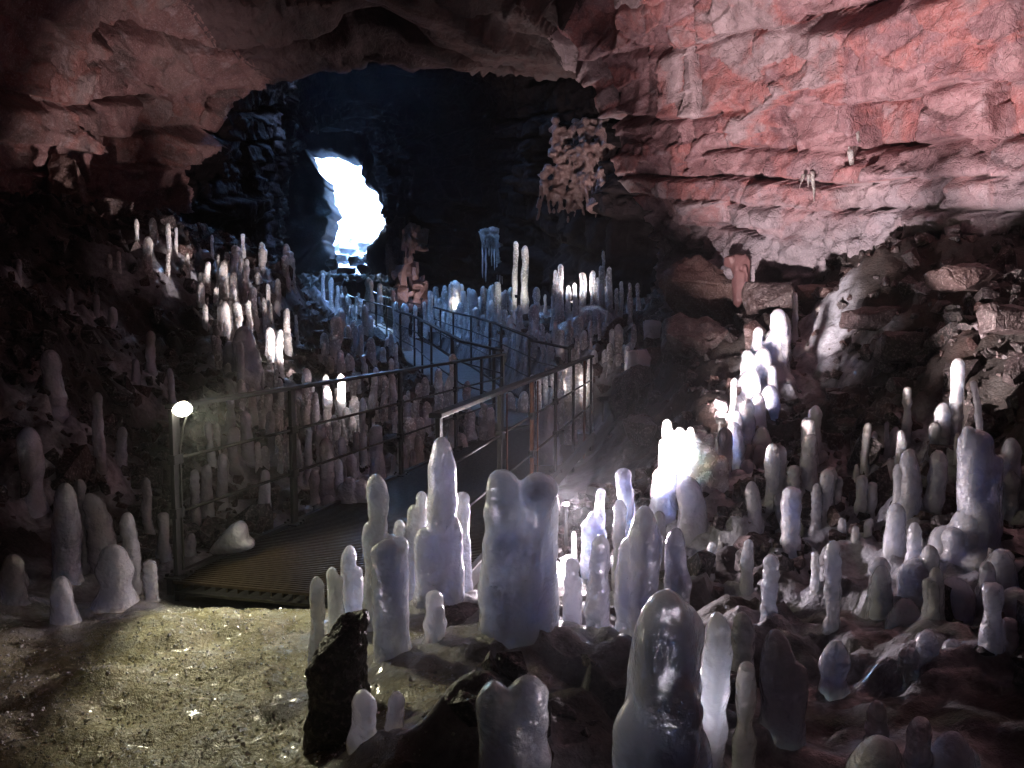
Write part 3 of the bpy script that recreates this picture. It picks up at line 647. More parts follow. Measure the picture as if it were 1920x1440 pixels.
stalagmite(1650, 1378, 1480, 170, d=2.1, flare=.1, tip=1.2, mat=CLEAR, group=fg, label='smooth brownish ice dome cut by the bottom edge', cat='ice dome')
stalagmite(1785, 1370, 1470, 90, d=2.5, flare=.5, group=fg, extra=((-60, 1340, 60), (30, 1400, 60)), label='dim blue ice hump at the lower right, behind the ice dome')
stalagmite(1740, 1180, 1340, 70, d=3.2, flare=.9, tip=1.2, group=fg, extra=((-36, 1210, 50), (50, 1200, 60)), label='faint ice mound spreading below the great ice column', cat='ice mound')
# --- left
cluster('on the lit crest of the left mound', 'ice stalagmites on the left mound crest', [
    (437, 467, 552, 18), (417, 488, 565, 19), (448, 462, 530, 18), (457, 497, 585, 17), (462, 485, 550, 11), (473, 537, 605, 22), (483, 510, 550, 16), (425, 472, 535, 15), (407, 476, 550, 9),
    (492, 464, 512, 17), (520, 522, 575, 15), (386, 490, 552, 16), (377, 510, 545, 12), (398, 530, 553, 11), (542, 470, 530, 25)])
cluster('on the upper left mound under the brown wall', 'ice stalagmites on the upper left mound', [
    (255, 410, 455, 11), (285, 408, 455, 19, dict(tip=1.5)), (273, 443, 515, 25), (315, 418, 480, 12), (313, 470, 520, 11), (329, 426, 470, 8), (351, 474, 518, 11), (345, 496, 520, 20), (222, 470, 510, 10), (205, 476, 505, 13), (397, 440, 485, 8), (455, 438, 490, 10)])
cluster('low on the lit face of the left mound', 'ice stalagmites on the left mound face', [
    (498, 558, 640, 11), (508, 567, 605, 11), (538, 592, 655, 16), (522, 618, 700, 20), (432, 560, 640, 30, dict(extra=((12, 565, 22),), flare=.8)), (404, 610, 660, 15), (467, 645, 725, 20), (556, 590, 640, 9), (450, 640, 740, 18), (490, 690, 760, 14)])
stalagmite(450, 610, 745, 60, d=8.9, flare=.8, tip=1.2, remesh=True, extra=((-22, 640, 34, .2), (26, 650, 34, -.2)), label='rust-tinted ice sheet draped over the red face of the left mound', cat='ice sheet')
cluster('on the black slope left of the lamp', 'ice stalagmites in the left darkness', [
    (283, 620, 700, 22), (253, 672, 720, 20), (180, 552, 600, 15), (210, 575, 625, 24), (35, 485, 525, 14), (95, 655, 770, 50), (185, 735, 880, 24), (50, 800, 935, 58), (278, 895, 1015, 22, dict(flare=.2)), (325, 690, 770, 16), (225, 800, 880, 24), (130, 540, 590, 16)])
cluster('in the dark beside the frosty ground', 'ice stalagmites beside the frosty ground', [
    (118, 905, 1065, 56, dict(d=4.7)), (150, 898, 1010, 28, dict(d=4.9)), (195, 925, 1020, 60, dict(d=4.9, lean=-30)), (212, 1022, 1140, 78, dict(d=4.35, tip=.9)), (282, 1050, 1112, 34, dict(d=4.5, tip=.7, label='small bright ice stub at the foot of the lamp post')),
    (120, 1080, 1175, 50, dict(d=4.1)), (243, 960, 1090, 40, dict(d=4.6)), (355, 1000, 1075, 30, dict(d=5.3)), (305, 960, 1060, 30, dict(d=5.2)), (20, 1040, 1160, 60, dict(d=4.2))])
cluster('behind the first bay of the near handrail', 'ice stalagmites behind the near handrail', [
    (495, 880, 985, 28), (415, 850, 960, 24), (440, 800, 900, 26), (465, 770, 870, 28), (385, 870, 980, 26), (430, 740, 820, 22), (480, 730, 800, 24), (395, 790, 880, 20), (365, 880, 1000, 22), (505, 770, 860, 22)])
cluster('between the second and third near handrail posts', 'ice stalagmites between the handrail posts', [
    (557, 822, 915, 20), (577, 805, 915, 18), (602, 787, 880, 22), (627, 777, 850, 17), (612, 822, 950, 34), (645, 818, 910, 20), (640, 700, 800, 19), (614, 724, 800, 22), (572, 690, 790, 22), (666, 742, 800, 26), (667, 808, 890, 16), (681, 745, 880, 17), (632, 860, 950, 30), (590, 880, 955, 26), (660, 850, 930, 26)])
cluster('beyond the third post of the near handrail', 'ice stalagmites beyond the third post', [
    (704, 796, 905, 34), (718, 705, 790, 18), (702, 700, 780, 17), (733, 672, 780, 14), (742, 702, 790, 16), (766, 782, 880, 30, dict(extra=((18, 815, 22), (-10, 830, 22)))), (758, 834, 890, 22), (737, 853, 890, 14), (774, 843, 885, 18), (742, 762, 795, 8), (765, 732, 768, 12)])
cluster('past the fourth near handrail post', 'ice stalagmites past the fourth post', [
    (821, 690, 800, 21), (843, 704, 815, 30), (851, 663, 790, 20, dict(d=9.6)), (876, 713, 790, 20), (848, 780, 860, 18), (866, 812, 870, 32), (835, 760, 850, 16)])
# on and beside the deck (stand on the deck itself)
dk = 'ice standing on the walkway deck'
def on_deck(px, top, base, w, **k):
    d = EYE / ((base - 590) / FPX); return stalagmite(px, top, base, w, d=d, group=dk, flare=.3, **k)
on_deck(1032, 757, 872, 62, tip=1.8, extra=((-16, 815, 46, -.2),), label='large cone-shaped ice mound on the deck by the rusty post', cat='ice mound')
on_deck(1073, 780, 835, 30, tip=1.4, label='small ice cone on the deck behind the large cone-shaped one')
on_deck(884, 768, 828, 32, label='blue rounded ice stump on the dark deck, left of a pair')
on_deck(908, 755, 826, 24, extra=((12, 762, 20),), label='pinkish split ice stump on the dark deck beside the blue one')
on_deck(960, 735, 785, 24, label='blue round ice lump on the deck near the walkway bend')
on_deck(981, 733, 786, 22, label='greyish ice lump on the deck right of the blue round one')
# --- along the second walkway
cluster('left of the far walkway in shadow', 'ice stalagmites left of the far walkway', [
    (605, 512, 560, 9), (620, 520, 580, 12), (628, 592, 690, 34, dict(label='large dusky purple ice stalagmite left of the far walkway')), (650, 610, 655, 14), (676, 608, 670, 14), (694, 632, 675, 22), (640, 655, 715, 20), (632, 535, 590, 10)])
cluster('beside the far walkway under the cave mouth', 'ice stalagmites under the cave mouth', [
    (690, 520, 572, 18, dict(d=27)), (697, 524, 572, 12, dict(d=26.5)), (711, 531, 580, 13, dict(d=26)), (741, 565, 612, 14, dict(d=20)), (760, 568, 622, 22, dict(d=19)), (778, 572, 600, 11, dict(d=20)), (797, 565, 602, 10, dict(d=20)), (807, 545, 590, 13, dict(d=21))])
cluster('in the bright row behind the far handrail', 'ice stalagmites behind the far handrail', [
    (834, 535, 590, 20), (855, 525, 600, 26, dict(extra=((-10, 532, 12), (10, 532, 12)))), (870, 545, 600, 14), (888, 542, 600, 22), (905, 536, 596, 13), (920, 562, 622, 26), (933, 528, 622, 17, dict(tip=2.5)), (818, 537, 590, 14), (893, 575, 620, 18), (875, 585, 630, 16), (850, 590, 640, 16), (905, 590, 640, 16)])
cluster('in the dim blue stand above the walkway bend', 'ice stalagmites above the walkway bend', [
    (957, 590, 640, 20), (975, 572, 628, 14), (1000, 570, 632, 26), (1005, 538, 585, 19), (1023, 552, 590, 8), (987, 632, 690, 12), (1020, 608, 670, 11), (1029, 625, 670, 9), (1070, 612, 650, 11), (1080, 627, 660, 10), (1088, 605, 650, 11), (1108, 620, 660, 9), (1045, 566, 620, 22), (945, 632, 690, 22), (968, 650, 705, 14), (1158, 607, 668, 22)])
stalagmite(1050, 617, 700, 22, group='ice stalagmites above the walkway bend', label='pale almond-shaped ice stalagmite behind the second rail, above the bend')
cluster('around the white lamp glow at the back', 'ice stalagmites at the back', [
    (1035, 532, 592, 10), (1042, 506, 585, 12), (1052, 495, 575, 14), (1066, 535, 568, 12), (1080, 530, 568, 10), (1092, 511, 575, 18), (1111, 507, 570, 13), (1121, 520, 575, 12), (1136, 537, 570, 8)], d=14.9)
cluster('on the dark ledge at the back right', 'ice stalagmites on the back ledge', [
    (1132, 470, 535, 8), (1143, 500, 540, 14), (1155, 540, 575, 10), (1165, 527, 575, 10), (1180, 530, 575, 10), (1198, 530, 575, 10), (1126, 498, 530, 10)], d=14.4)
stalagmite(1110, 572, 640, 90, d=14.2, flare=.6, tip=1.2, label='smooth grey ice mound below the row of stubs at the back', cat='ice mound', extra=((-40, 600, 60), (30, 585, 50)))
cluster('lit white at the bend under the second rail', 'lit ice at the walkway bend', [
    (1043, 688, 740, 32), (1066, 682, 745, 30), (1086, 680, 745, 28), (1105, 670, 750, 16), (1010, 700, 722, 12), (998, 702, 722, 14), (1024, 690, 735, 12)], d=11.4)
def scatter(where, group, x0, x1, b0, b1, h0, h1, w0, w1, n, seed, **kw):
    rs = random.Random(seed); items = []
    while len(items) < n:
        px = rs.uniform(x0, x1); b = rs.uniform(b0, b1); w_ = rs.uniform(w0, w1); hgt = rs.uniform(h0, h1)
        d = hit(px, b)
        if d is None: continue
        c = P(px, b, d); dd, _ = corridor(np.array([c[0]]), np.array([c[1]]))
        if dd[0] < .85 or frost(np.array([c[0]]), np.array([c[1]]))[0] > .2: continue
        ex = [(rs.choice((-1, 1)) * w_ * .5, b - hgt * rs.uniform(.5, .85), w_ * .7)] if rs.random() < .45 else []
        items.append((round(px), b - hgt, b, w_, dict(extra=ex)))
    cluster(where, group, items, **kw)
scatter('scattered among dark rubble right of the icefall', 'more ice on the right slope', 1390, 1570, 880, 1010, 70, 140, 26, 42, 12, 1)
scatter('in the dim rubble before the great ice column', 'dim ice by the great column', 1590, 1760, 930, 1180, 70, 150, 28, 50, 12, 2)
scatter('in the dark right corner beyond the great column', 'dim ice at the right edge', 1830, 1918, 960, 1330, 60, 140, 30, 60, 7, 3)
def crowd():
    """hundreds of small far stalagmites that read as one mass"""
    rs = random.Random(9); prt = []
    for (x0, x1, b0, b1, h0, h1, w0, w1, n) in [(600, 745, 600, 770, 25, 60, 9, 18, 30), (960, 1190, 590, 700, 25, 58, 8, 18, 46), (815, 965, 575, 640, 25, 55, 8, 17, 44), (640, 720, 545, 600, 20, 44, 6, 12, 22),
            (400, 560, 640, 900, 30, 80, 10, 22, 44), (540, 800, 740, 880, 30, 70, 10, 22, 44), (720, 830, 560, 610, 20, 42, 7, 13, 22), (370, 560, 500, 640, 30, 70, 9, 18, 26), (1020, 1120, 690, 745, 25, 55, 12, 24, 12)]:
        k = 0; tries = 0
        while k < n and tries < 2000:
            tries += 1; px, b = rs.uniform(x0, x1), rs.uniform(b0, b1); d = hit(px, b)
            if d is None or d < 5.5 or d > 33: continue
            c = P(px, b, d); dd, _ = corridor(np.array([c[0]]), np.array([c[1]]))
            if dd[0] < .84: continue
            w_ = rs.uniform(w0, w1); hg = rs.uniform(h0, h1); r = w_ / FPX * d / 2
            prt.append(finger((c[0], c[1] + r, c[2] - .12 - r), (c[0] + rs.uniform(-.1, .1) * r, c[1] + r, P(px, b - hg, d)[2]), r, 4000 + len(prt), ns=12, nh=20)); k += 1
    V, F = join(prt); o = mesh('ice_crowd', V, F, FAR_ICE)
    tag(o, 'dense crowd of small ice stalagmites between the larger ones in the distance', 'stalagmites', kind='stuff')
crowd()
cluster('against the dark back wall, brightly lit', 'tall lit ice columns at the back', [
    (964, 452, 560, 13), (984, 460, 560, 17)], d=16.5, flare=.2)
for o, r_ in ICES:
    if 'label' not in o: print('NOLABEL', r_)
build_ground()
# ------------------------------------------------------------------ walkway
def bar(a, b, wy, wz, up=(0, 0, 1)):
    """box from a to b, wy wide across, wz along up"""
    a, b = np.array(a, float), np.array(b, float); t = (b - a) / np.linalg.norm(b - a)
    u = np.array(up, float)
    if abs(t @ u) > .95: u = np.array([0, 1., 0])
    s = np.cross(t, u); s /= np.linalg.norm(s); u = np.cross(s, t)
    V = [p + s * i * wy / 2 + u * j * wz / 2 for p in (a, b) for i, j in ((-1, -1), (1, -1), (1, 1), (-1, 1))]
    return np.array(V), [(0, 3, 2, 1), (4, 5, 6, 7), (0, 1, 5, 4), (1, 2, 6, 5), (2, 3, 7, 6), (3, 0, 4, 7)]
def tube(pts, r, ns=8):
    pts = np.array(pts, float); V, F = [], []
    for i, p in enumerate(pts):
        t = pts[min(i + 1, len(pts) - 1)] - pts[max(i - 1, 0)]; t /= np.linalg.norm(t)
        s = np.cross(t, (0, 0, 1.)); s = s / np.linalg.norm(s) if np.linalg.norm(s) > .1 else np.array([1., 0, 0]); u = np.cross(s, t)
        for k in range(ns):
            a = 2 * math.pi * k / ns; V.append(p + r * (math.cos(a) * s + math.sin(a) * u))
    for i in range(len(pts) - 1):
        for k in range(ns): F.append((i * ns + k, i * ns + (k + 1) % ns, (i + 1) * ns + (k + 1) % ns, (i + 1) * ns + k))
    F.append(tuple(range(ns))[::-1]); F.append(tuple((len(pts) - 1) * ns + k for k in range(ns)))
    return np.array(V), F
def part(name, vf, mat, root, smooth=False, bev=0):
    V, F = vf
    o = mesh(name, V - np.array(root.location), F, mat, root, smooth)
    if bev:
        m = o.modifiers.new('bevel', 'BEVEL'); m.width = bev; m.segments = 2
    return o
def v3(p, z): return np.array([p[0], p[1], z])
def build_near_walkway():
    root = empty('metal_walkway', (D1L[0][0], D1L[0][1], 0), 'near steel grating walkway with flat handrails and rusty posts', 'walkway')
    a0, a1, b0, b1 = D1L[0], D1L[1], D1R[0], D1R[1]
    # grating: transverse bars over longitudinal bearers
    bars = []
    n = 196
    for k in range(n):
        t = k / (n - 1); p, q = a0 + (a1 - a0) * t, b0 + (b1 - b0) * t
        bars.append(bar(v3(p, -.012), v3(q, -.012), .016, .018))
    part('grating', join(bars), GRATE, root)
    br = []
    for s in np.linspace(.04, .96, 22):
        p, q = a0 + (b0 - a0) * s, a1 + (b1 - a1) * s
        br.append(bar(v3(p, -.036), v3(q, -.036), .006, .028))
    part('bearer_bars', join(br), GRATE, root)
    V = np.array([v3(a0, -.075), v3(b0, -.075), v3(b1, -.075), v3(a1, -.075), v3(a0, -.09), v3(b0, -.09), v3(b1, -.09), v3(a1, -.09)])
    part('drip_tray', (V, [(0, 1, 2, 3), (7, 6, 5, 4), (0, 4, 5, 1), (1, 5, 6, 2), (2, 6, 7, 3), (3, 7, 4, 0)]), STEEL, root)
    for p, q, m in ((a0, a1, STEEL), (b0, b1, STEEL)):
        e = np.array([-.03, .008]) if p is a0 else np.array([.03, -.008])
        part('edge_beam', bar(v3(p + e, -.04), v3(q + e, -.04), .045, .12), m, root, bev=.004)
    H_ = 1.05
    tl = lambda s: a0 + (a1 - a0) * s
    tr = lambda s: b0 + (b1 - b0) * s
    part('handrail', bar(v3(tl(.003), H_), v3(tl(1.0), H_), .075, .028), STEEL, root, bev=.005)
    part('handrail', bar(v3(tr(.0), H_), v3(tr(1.0), H_), .075, .028), STEEL, root, bev=.005)
    for zz in (.40, .73):
        part('mid_rail', tube([v3(tl(.0), zz), v3(tl(1), zz)], .011), STEEL, root, True)
        part('mid_rail', tube([v3(tr(.0), zz), v3(tr(1), zz)], .011), STEEL, root, True)
    for s in (.008, .2, .49, .72, .86, .995):
        p = tl(s); part('post', bar(v3(p, -.14), v3(p, H_ - .016), .075, .028, up=(.98, -.2, 0)), STEEL, root, bev=.003)
    for k, s in enumerate((.01, .225, .40, .58, .76, .9, .995)):
        p = tr(s); part('post', bar(v3(p, -.45), v3(p, H_ - .016), .055, .028, up=(.98, -.2, 0)), RUST if k in (2, 5) else STEEL, root, bev=.003)
        if k in (1, 2): part('stay_rod', tube([v3(p + np.array([.05, .02]), -.2), v3(p + np.array([.05, .02]), H_ - .02)], .007), RUST, root, True)
build_near_walkway()
def hardware():
    root = bpy.data.objects['metal_walkway']; a0, a1, b0, b1 = D1L[0], D1L[1], D1R[0], D1R[1]
    for q0, q1, ss in ((a0, a1, (.008, .2, .49, .72)), (b0, b1, (.01, .225, .40, .58))):
        for s_ in ss:
            p = q0 + (q1 - q0) * s_
            part('base_plate', bar(v3(p, .006), v3(p, .016), .16, .11, up=(.98, -.2, 0)), STEEL, root, bev=.002)
            for zz in (.40, .73): part('rail_clamp', bar(v3(p, zz - .03), v3(p, zz + .03), .088, .05, up=(.98, -.2, 0)), STEEL, root, bev=.004)
            for i, j in ((-1, -1), (1, -1), (1, 1), (-1, 1)): part('bolt', bar(v3(p + np.array([i * .06, j * .038]), .016), v3(p + np.array([i * .06, j * .038]), .032), .018, .018), STEEL, root)
hardware()
def rail_pts(off, n=90):
    """resampled polyline of the second walkway shifted sideways by off metres"""
    t = np.linspace(0, len(D2) - 1, n); q = np.stack([np.interp(t, np.arange(len(D2)), D2[:, k]) for k in range(3)], -1)
    d = np.gradient(q, axis=0)[:, :2]; d /= np.linalg.norm(d, axis=1)[:, None]
    q[:, 0] += d[:, 1] * off; q[:, 1] -= d[:, 0] * off
    return q
def strip(L, Rr, th):
    n = len(L); V = np.concatenate([L, Rr, L - [0, 0, th], Rr - [0, 0, th]]); F = []
    for i in range(n - 1):
        F += [(i, n + i, n + i + 1, i + 1), (2 * n + i, 2 * n + i + 1, 3 * n + i + 1, 3 * n + i), (i, i + 1, 2 * n + i + 1, 2 * n + i), (n + i, 3 * n + i, 3 * n + i + 1, n + i + 1)]
    F += [(0, 2 * n, 3 * n, n), (n - 1, 2 * n - 1, 4 * n - 1, 3 * n - 1)]
    return V, F
def build_far_walkway():
    W_ = 1.22
    root = empty('metal_walkway', D2[0].tolist(), 'far plated walkway curving up to the bright cave mouth, with dark railings', 'walkway')
    L = rail_pts(.04); Rr = rail_pts(W_ - .04)
    dn = np.array([0, 0, -.03])
    seams = []
    for i in range(0, len(L) - 1, 2):      # separate plates with a gap between them
        seams.append(strip(L[i:i + 3] * 1.0, Rr[i:i + 3] * 1.0, .02))
    n = len(L)
    plates = []
    for i in range(0, n - 2, 2):
        f = .985
        pl = np.array([L[i], L[i + 1], L[i] + (L[i + 2] - L[i]) * f]); pr = np.array([Rr[i], Rr[i + 1], Rr[i] + (Rr[i + 2] - Rr[i]) * f])
        plates.append(strip(pl + dn, pr + dn, .02))
    part('deck_plates', join(plates), PLATE, root)
    part('drip_tray', strip(L + [0, 0, -.07], Rr + [0, 0, -.07], .015), STEEL, root)
    for off in (0, W_):
        q = rail_pts(off)
        part('edge_beam', strip(q + [-.02, 0, .0], q + [.02, 0, .0], .13), STEEL, root)
        part('handrail', strip(q + [-.035, 0, 1.06], q + [.035, 0, 1.06], .03), STEEL, root)
        for z in (.40, .73): part('mid_rail', tube(q + [0, 0, z], .012, 6), STEEL, root, True)
    ln = 0
    for off, ds in ((0, (11.3, 12.6, 14, 15.5, 17, 18.8, 20.5, 22.5, 24.5, 26.8, 29, 31.5, 33.9)), (W_, (11.5, 12.8, 14.2, 15.2, 17.3, 19, 21, 23, 25.2, 27.4, 29.8, 32.2))):
        q = rail_pts(off)
        for d in ds:
            p = np.array([np.interp(d, q[:, 1], q[:, k]) for k in range(3)])
            part('post', bar(p + [0, 0, -.25], p + [0, 0, 1.035], .06, .03, up=(.95, .3, 0)), STEEL, root)
build_far_walkway()

# ------------------------------------------------------------------ lamps
def flood_lamp(loc, aim, watts, cone, label, blend=.5, col=(1, .84, .82), lens=LENS_W, size=.13, soft=.05, spike=True):
    loc = np.array(loc, float); aim = np.array(aim, float)
    root = empty('flood_lamp', loc.tolist(), label, 'lamp', 'flood lamps along the walkway')
    q = Vector(aim - loc).to_track_quat('-Z', 'Y'); root.rotation_euler = q.to_euler()
    s = size
    # trough-shaped housing open to the front (-Z)
    f = [(-s, -s * .6, 0), (s, -s * .6, 0), (s, s * .6, 0), (-s, s * .6, 0)]
    b = [(-s * .7, -s * .4, s * .7), (s * .7, -s * .4, s * .7), (s * .7, s * .4, s * .7), (-s * .7, s * .4, s * .7)]
    fi = [(x * .9, y * .88, 0) for x, y, z in f]; bi = [(x * .9, y * .88, s * .12) for x, y, z in f]
    V = f + b + fi + bi
    F = [(0, 4, 5, 1), (1, 5, 6, 2), (2, 6, 7, 3), (3, 7, 4, 0), (4, 7, 6, 5)] + [(i, (i + 1) % 4, 8 + (i + 1) % 4, 8 + i) for i in range(4)] + [(8 + i, 8 + (i + 1) % 4, 12 + (i + 1) % 4, 12 + i) for i in range(4)]
    h = mesh('housing', V, F, HOUSING, root, False)
    mesh('lens', [(x * .885, y * .86, s * .06) for x, y, z in f], [(3, 2, 1, 0)], lens, root, False)
    if spike:
        up = q.inverted() @ Vector((0, 0, -1))
        mesh('ground_spike', bar((0, 0, s * .5), np.array(up) * .3 + np.array([0, 0, s * .5]), .02, .02)[0], bar((0, 0, 0), (0, 0, 1), 1, 1)[1], HOUSING, root, False)
    ld = bpy.data.lights.new('lamp_light', 'SPOT'); ld.energy = watts * .29; ld.spot_size = R(cone); ld.spot_blend = blend; ld.color = col; ld.shadow_soft_size = soft
    lo = bpy.data.objects.new('lamp_light', ld); C.objects.link(lo); lo.parent = root; lo.location = (0, 0, -.03)
    return root
post0 = D1L[0] + (D1L[1] - D1L[0]) * .008
lamp_y = np.array([post0[0] + .075, post0[1] - .02, 1.03])
lamp0 = flood_lamp(lamp_y, P(860, 1070, 4.4), 2.0, 136, 'glowing yellowish flood lamp on top of the first handrail post', .3, (1, .93, .64), LENS_Y, .05, .03, spike=False)
Vb, Fb = finger((0, 0, .035), (0, 0, -.028), .052, 77, flare=0, tipk=1, ns=24, nh=20, taper=0, rag=0); Vb[:, 0] *= 1.35; Vb[:, 1] *= .8
mesh('bulb', Vb, Fb, LENS_Y, lamp0)
bpy.data.objects['lamp_light'].location = (0, 0, -.05)
mi = lamp0.rotation_euler.to_matrix().inverted(); cab = [(.0, .05, -.02), (-.03, .05, -.10), (-.052, .03, -.25), (-.05, .028, -.6), (-.054, .03, -.98), (-.10, .02, -1.03)]
mesh('cable', *tube([tuple(mi @ Vector(c_)) for c_ in cab], .006), HOUSING, lamp0)
mesh('bracket', *bar(mi @ Vector((-.075, .02, -.03)), mi @ Vector((0, 0, .03)), .03, .012), HOUSING, lamp0, False)
flood_lamp((.62, 5.65, .33), P(1760, 270, 8.0), 70, 80, 'hidden lamp at the foot of the blazing ice mass, aimed at the red wall', .4, size=.09)
flood_lamp(P(1062, 945, 5.6), P(1230, 1080, 3.2), 6, 165, 'small lamp showing as a thin bright slit right of the twin-topped ice', .5, (1, .85, .92), size=.022)
flood_lamp(P(692, 775, 9.0), P(265, 265, 12.5), 30, 52, 'hidden lamp behind the third handrail post, aimed at the left mound and wall', .85, size=.07)
flood_lamp(P(665, 800, 9.9), P(640, 700, 9.2), .8, 140, 'hidden lamp at the foot of the tall ice finger between handrail posts', .6, size=.06)
flood_lamp(P(770, 830, 10.0), P(760, 800, 8.5), 1.0, 130, 'hidden lamp behind the white ice group past the third handrail post', .6, size=.06)
flood_lamp(P(1072, 566, 15.3), P(1090, 420, 15.2), 7, 150, 'hidden lamp in the white ice glow at the back of the cave', .5, size=.07)
flood_lamp(P(1070, 722, 11.9), P(1050, 690, 10.9), 1.3, 130, 'hidden lamp behind the white ice at the walkway bend', .6, (1, .8, .7), size=.06)
flood_lamp(P(1130, 745, 11.0), P(1030, 40, 13), 2.6, 42, 'hidden lamp aimed up at the ceiling from the walkway bend', .6, (1, .84, .84), size=.08)
flood_lamp(P(853, 578, 21.5), P(885, 470, 20.6), 3.6, 105, 'hidden lamp behind the bright ice row by the far handrail', .6, (1, .92, .86), size=.04)
flood_lamp(P(970, 555, 15.6), P(972, 450, 17), .8, 120, 'hidden lamp at the foot of the two tall lit ice columns', .6, (1, .95, .85), size=.05)
flood_lamp(P(1095, 545, 15.0), P(1112, 330, 16.5), 13, 62, 'added fill lamp at the back aimed up at the lava drips on the wall', .6, (1, .80, .78), size=.06)  # extra lamp, put in to boost the light on the drips
_q = P(1352, 770, 7.5); _q[2] = float(HG(_q[0], _q[1])) + .16
flood_lamp(_q, P(1470, 590, 8.9), 5, 100, 'hidden lamp behind the lavender ice bank, aimed up the blue icefall', .7, (1, .86, .92), size=.05)
flood_lamp(P(1292, 1290, 2.36), P(1236, 1130, 1.9), .10, 165, 'small added fill lamp low behind the nearest glassy ice stalagmite', .6, (1, .88, .95), size=.03)  # made-up lamp, put in to backlight the nearest ice
flood_lamp(P(790, 560, 25.3), P(772, 490, 26.4), .8, 140, 'hidden lamp lighting the ragged pinkish rock pillar', .6, size=.05)

from mathutils.bvhtree import BVHTree
_wall = bpy.data.objects['cave_wall_right'].data
_bvh = BVHTree.FromPolygons([v.co[:] for v in _wall.vertices], [p.vertices[:] for p in _wall.polygons])
def wall_depth(px, py):
    v = P(px, py, 1.0) - np.array([0, 0, EYE]); h = _bvh.ray_cast(Vector((0, 0, EYE)), Vector(v))
    return h[0].y if h[0] else 9.7
# ------------------------------------------------------------------ rocks
def chisel(rad, seed, n=16, sub=4, rough=.05):
    """angular stone: a sphere cut by random planes"""
    rs = np.random.RandomState(seed)
    u = np.linspace(0, 1, 9 * sub); 
    ns, nr = 8 * sub, 5 * sub
    th = np.linspace(0, math.pi, nr); ph = np.linspace(0, 2 * math.pi, ns, endpoint=False)
    D = np.stack([np.sin(th)[:, None] * np.cos(ph), np.sin(th)[:, None] * np.sin(ph), np.repeat(np.cos(th)[:, None], ns, 1)], -1).reshape(-1, 3)
    N = rs.normal(size=(n, 3)); N /= np.linalg.norm(N, axis=1)[:, None]; hgt = rs.uniform(.62, 1.0, n)
    dots = D @ N.T; r = np.min(np.where(dots > .05, hgt / np.maximum(dots, .05), 9), 1); r = np.minimum(r, 1.25)
    r = r * (1 + rough * fbm(D * 4 + seed, seed, 3))
    V = D * r[:, None] * np.array(rad)
    F = []
    for a in range(nr - 1):
        for b in range(ns):
            c = (b + 1) % ns
            if a == 0: F.append((b, ns + b, ns + c))
            elif a == nr - 2: F.append((a * ns + b, (a + 1) * ns + b, a * ns + c))
            else: F.append((a * ns + b, (a + 1) * ns + b, (a + 1) * ns + c, a * ns + c))
    return V, F
_bs = [0]
def hull(rad, seed, n=16, cut=.75):
    """angular broken block: convex hull of random points in a box"""
    rs = np.random.RandomState(seed); q = rs.uniform(-1, 1, (n, 3)); q /= np.maximum(np.abs(q).max(1), np.linalg.norm(q, axis=1) * cut)[:, None]
    bm = bmesh.new()
    for c in q * np.array(rad): bm.verts.new(c)
    r_ = bmesh.ops.convex_hull(bm, input=bm.verts); bmesh.ops.delete(bm, geom=list({g for g in r_['geom_interior'] + r_['geom_unused'] if isinstance(g, bmesh.types.BMVert)}), context='VERTS')
    bmesh.ops.dissolve_limit(bm, angle_limit=R(14), verts=bm.verts, edges=bm.edges); bmesh.ops.triangulate(bm, faces=bm.faces)
    bm.verts.index_update(); V = np.array([v.co[:] for v in bm.verts]); F = [tuple(v.index for v in f.verts) for f in bm.faces]; bm.free()
    return V, F
_bs = [0]
def boulder(px, py, d, wpx, hpx, label, mat=None, name='boulder', cat='boulder', sub=5, n=15, rot=None, deep=1.0, group=None):
    _bs[0] += 1
    c = P(px, py, d); k = d / FPX / 2
    V, F = hull((wpx * k, wpx * k * .9 * deep, hpx * k), 900 + _bs[0] * 7, n + 4)
    o = mesh(name, V, F, mat or ROCK_D, smooth=True, attrs={'cell': np.full(len(V), (_bs[0] * .37) % 1), 'crack': np.ones(len(V))})
    o.location = c
    m = o.modifiers.new('edges', 'BEVEL'); m.width = wpx * k * .05; m.segments = 2; m.limit_method = 'ANGLE'
    m = o.modifiers.new('finer', 'SUBSURF'); m.subdivision_type = 'SIMPLE'; m.levels = m.render_levels = 3
    t = bpy.data.textures.get('rock_grain') or bpy.data.textures.new('rock_grain', 'CLOUDS'); t.noise_scale = .16; t.noise_depth = 5
    m = o.modifiers.new('grain', 'DISPLACE'); m.texture = t; m.texture_coords = 'GLOBAL'; m.strength = min(wpx, hpx) * k * .45; m.mid_level = .5
    return tag(o, label, cat, group)
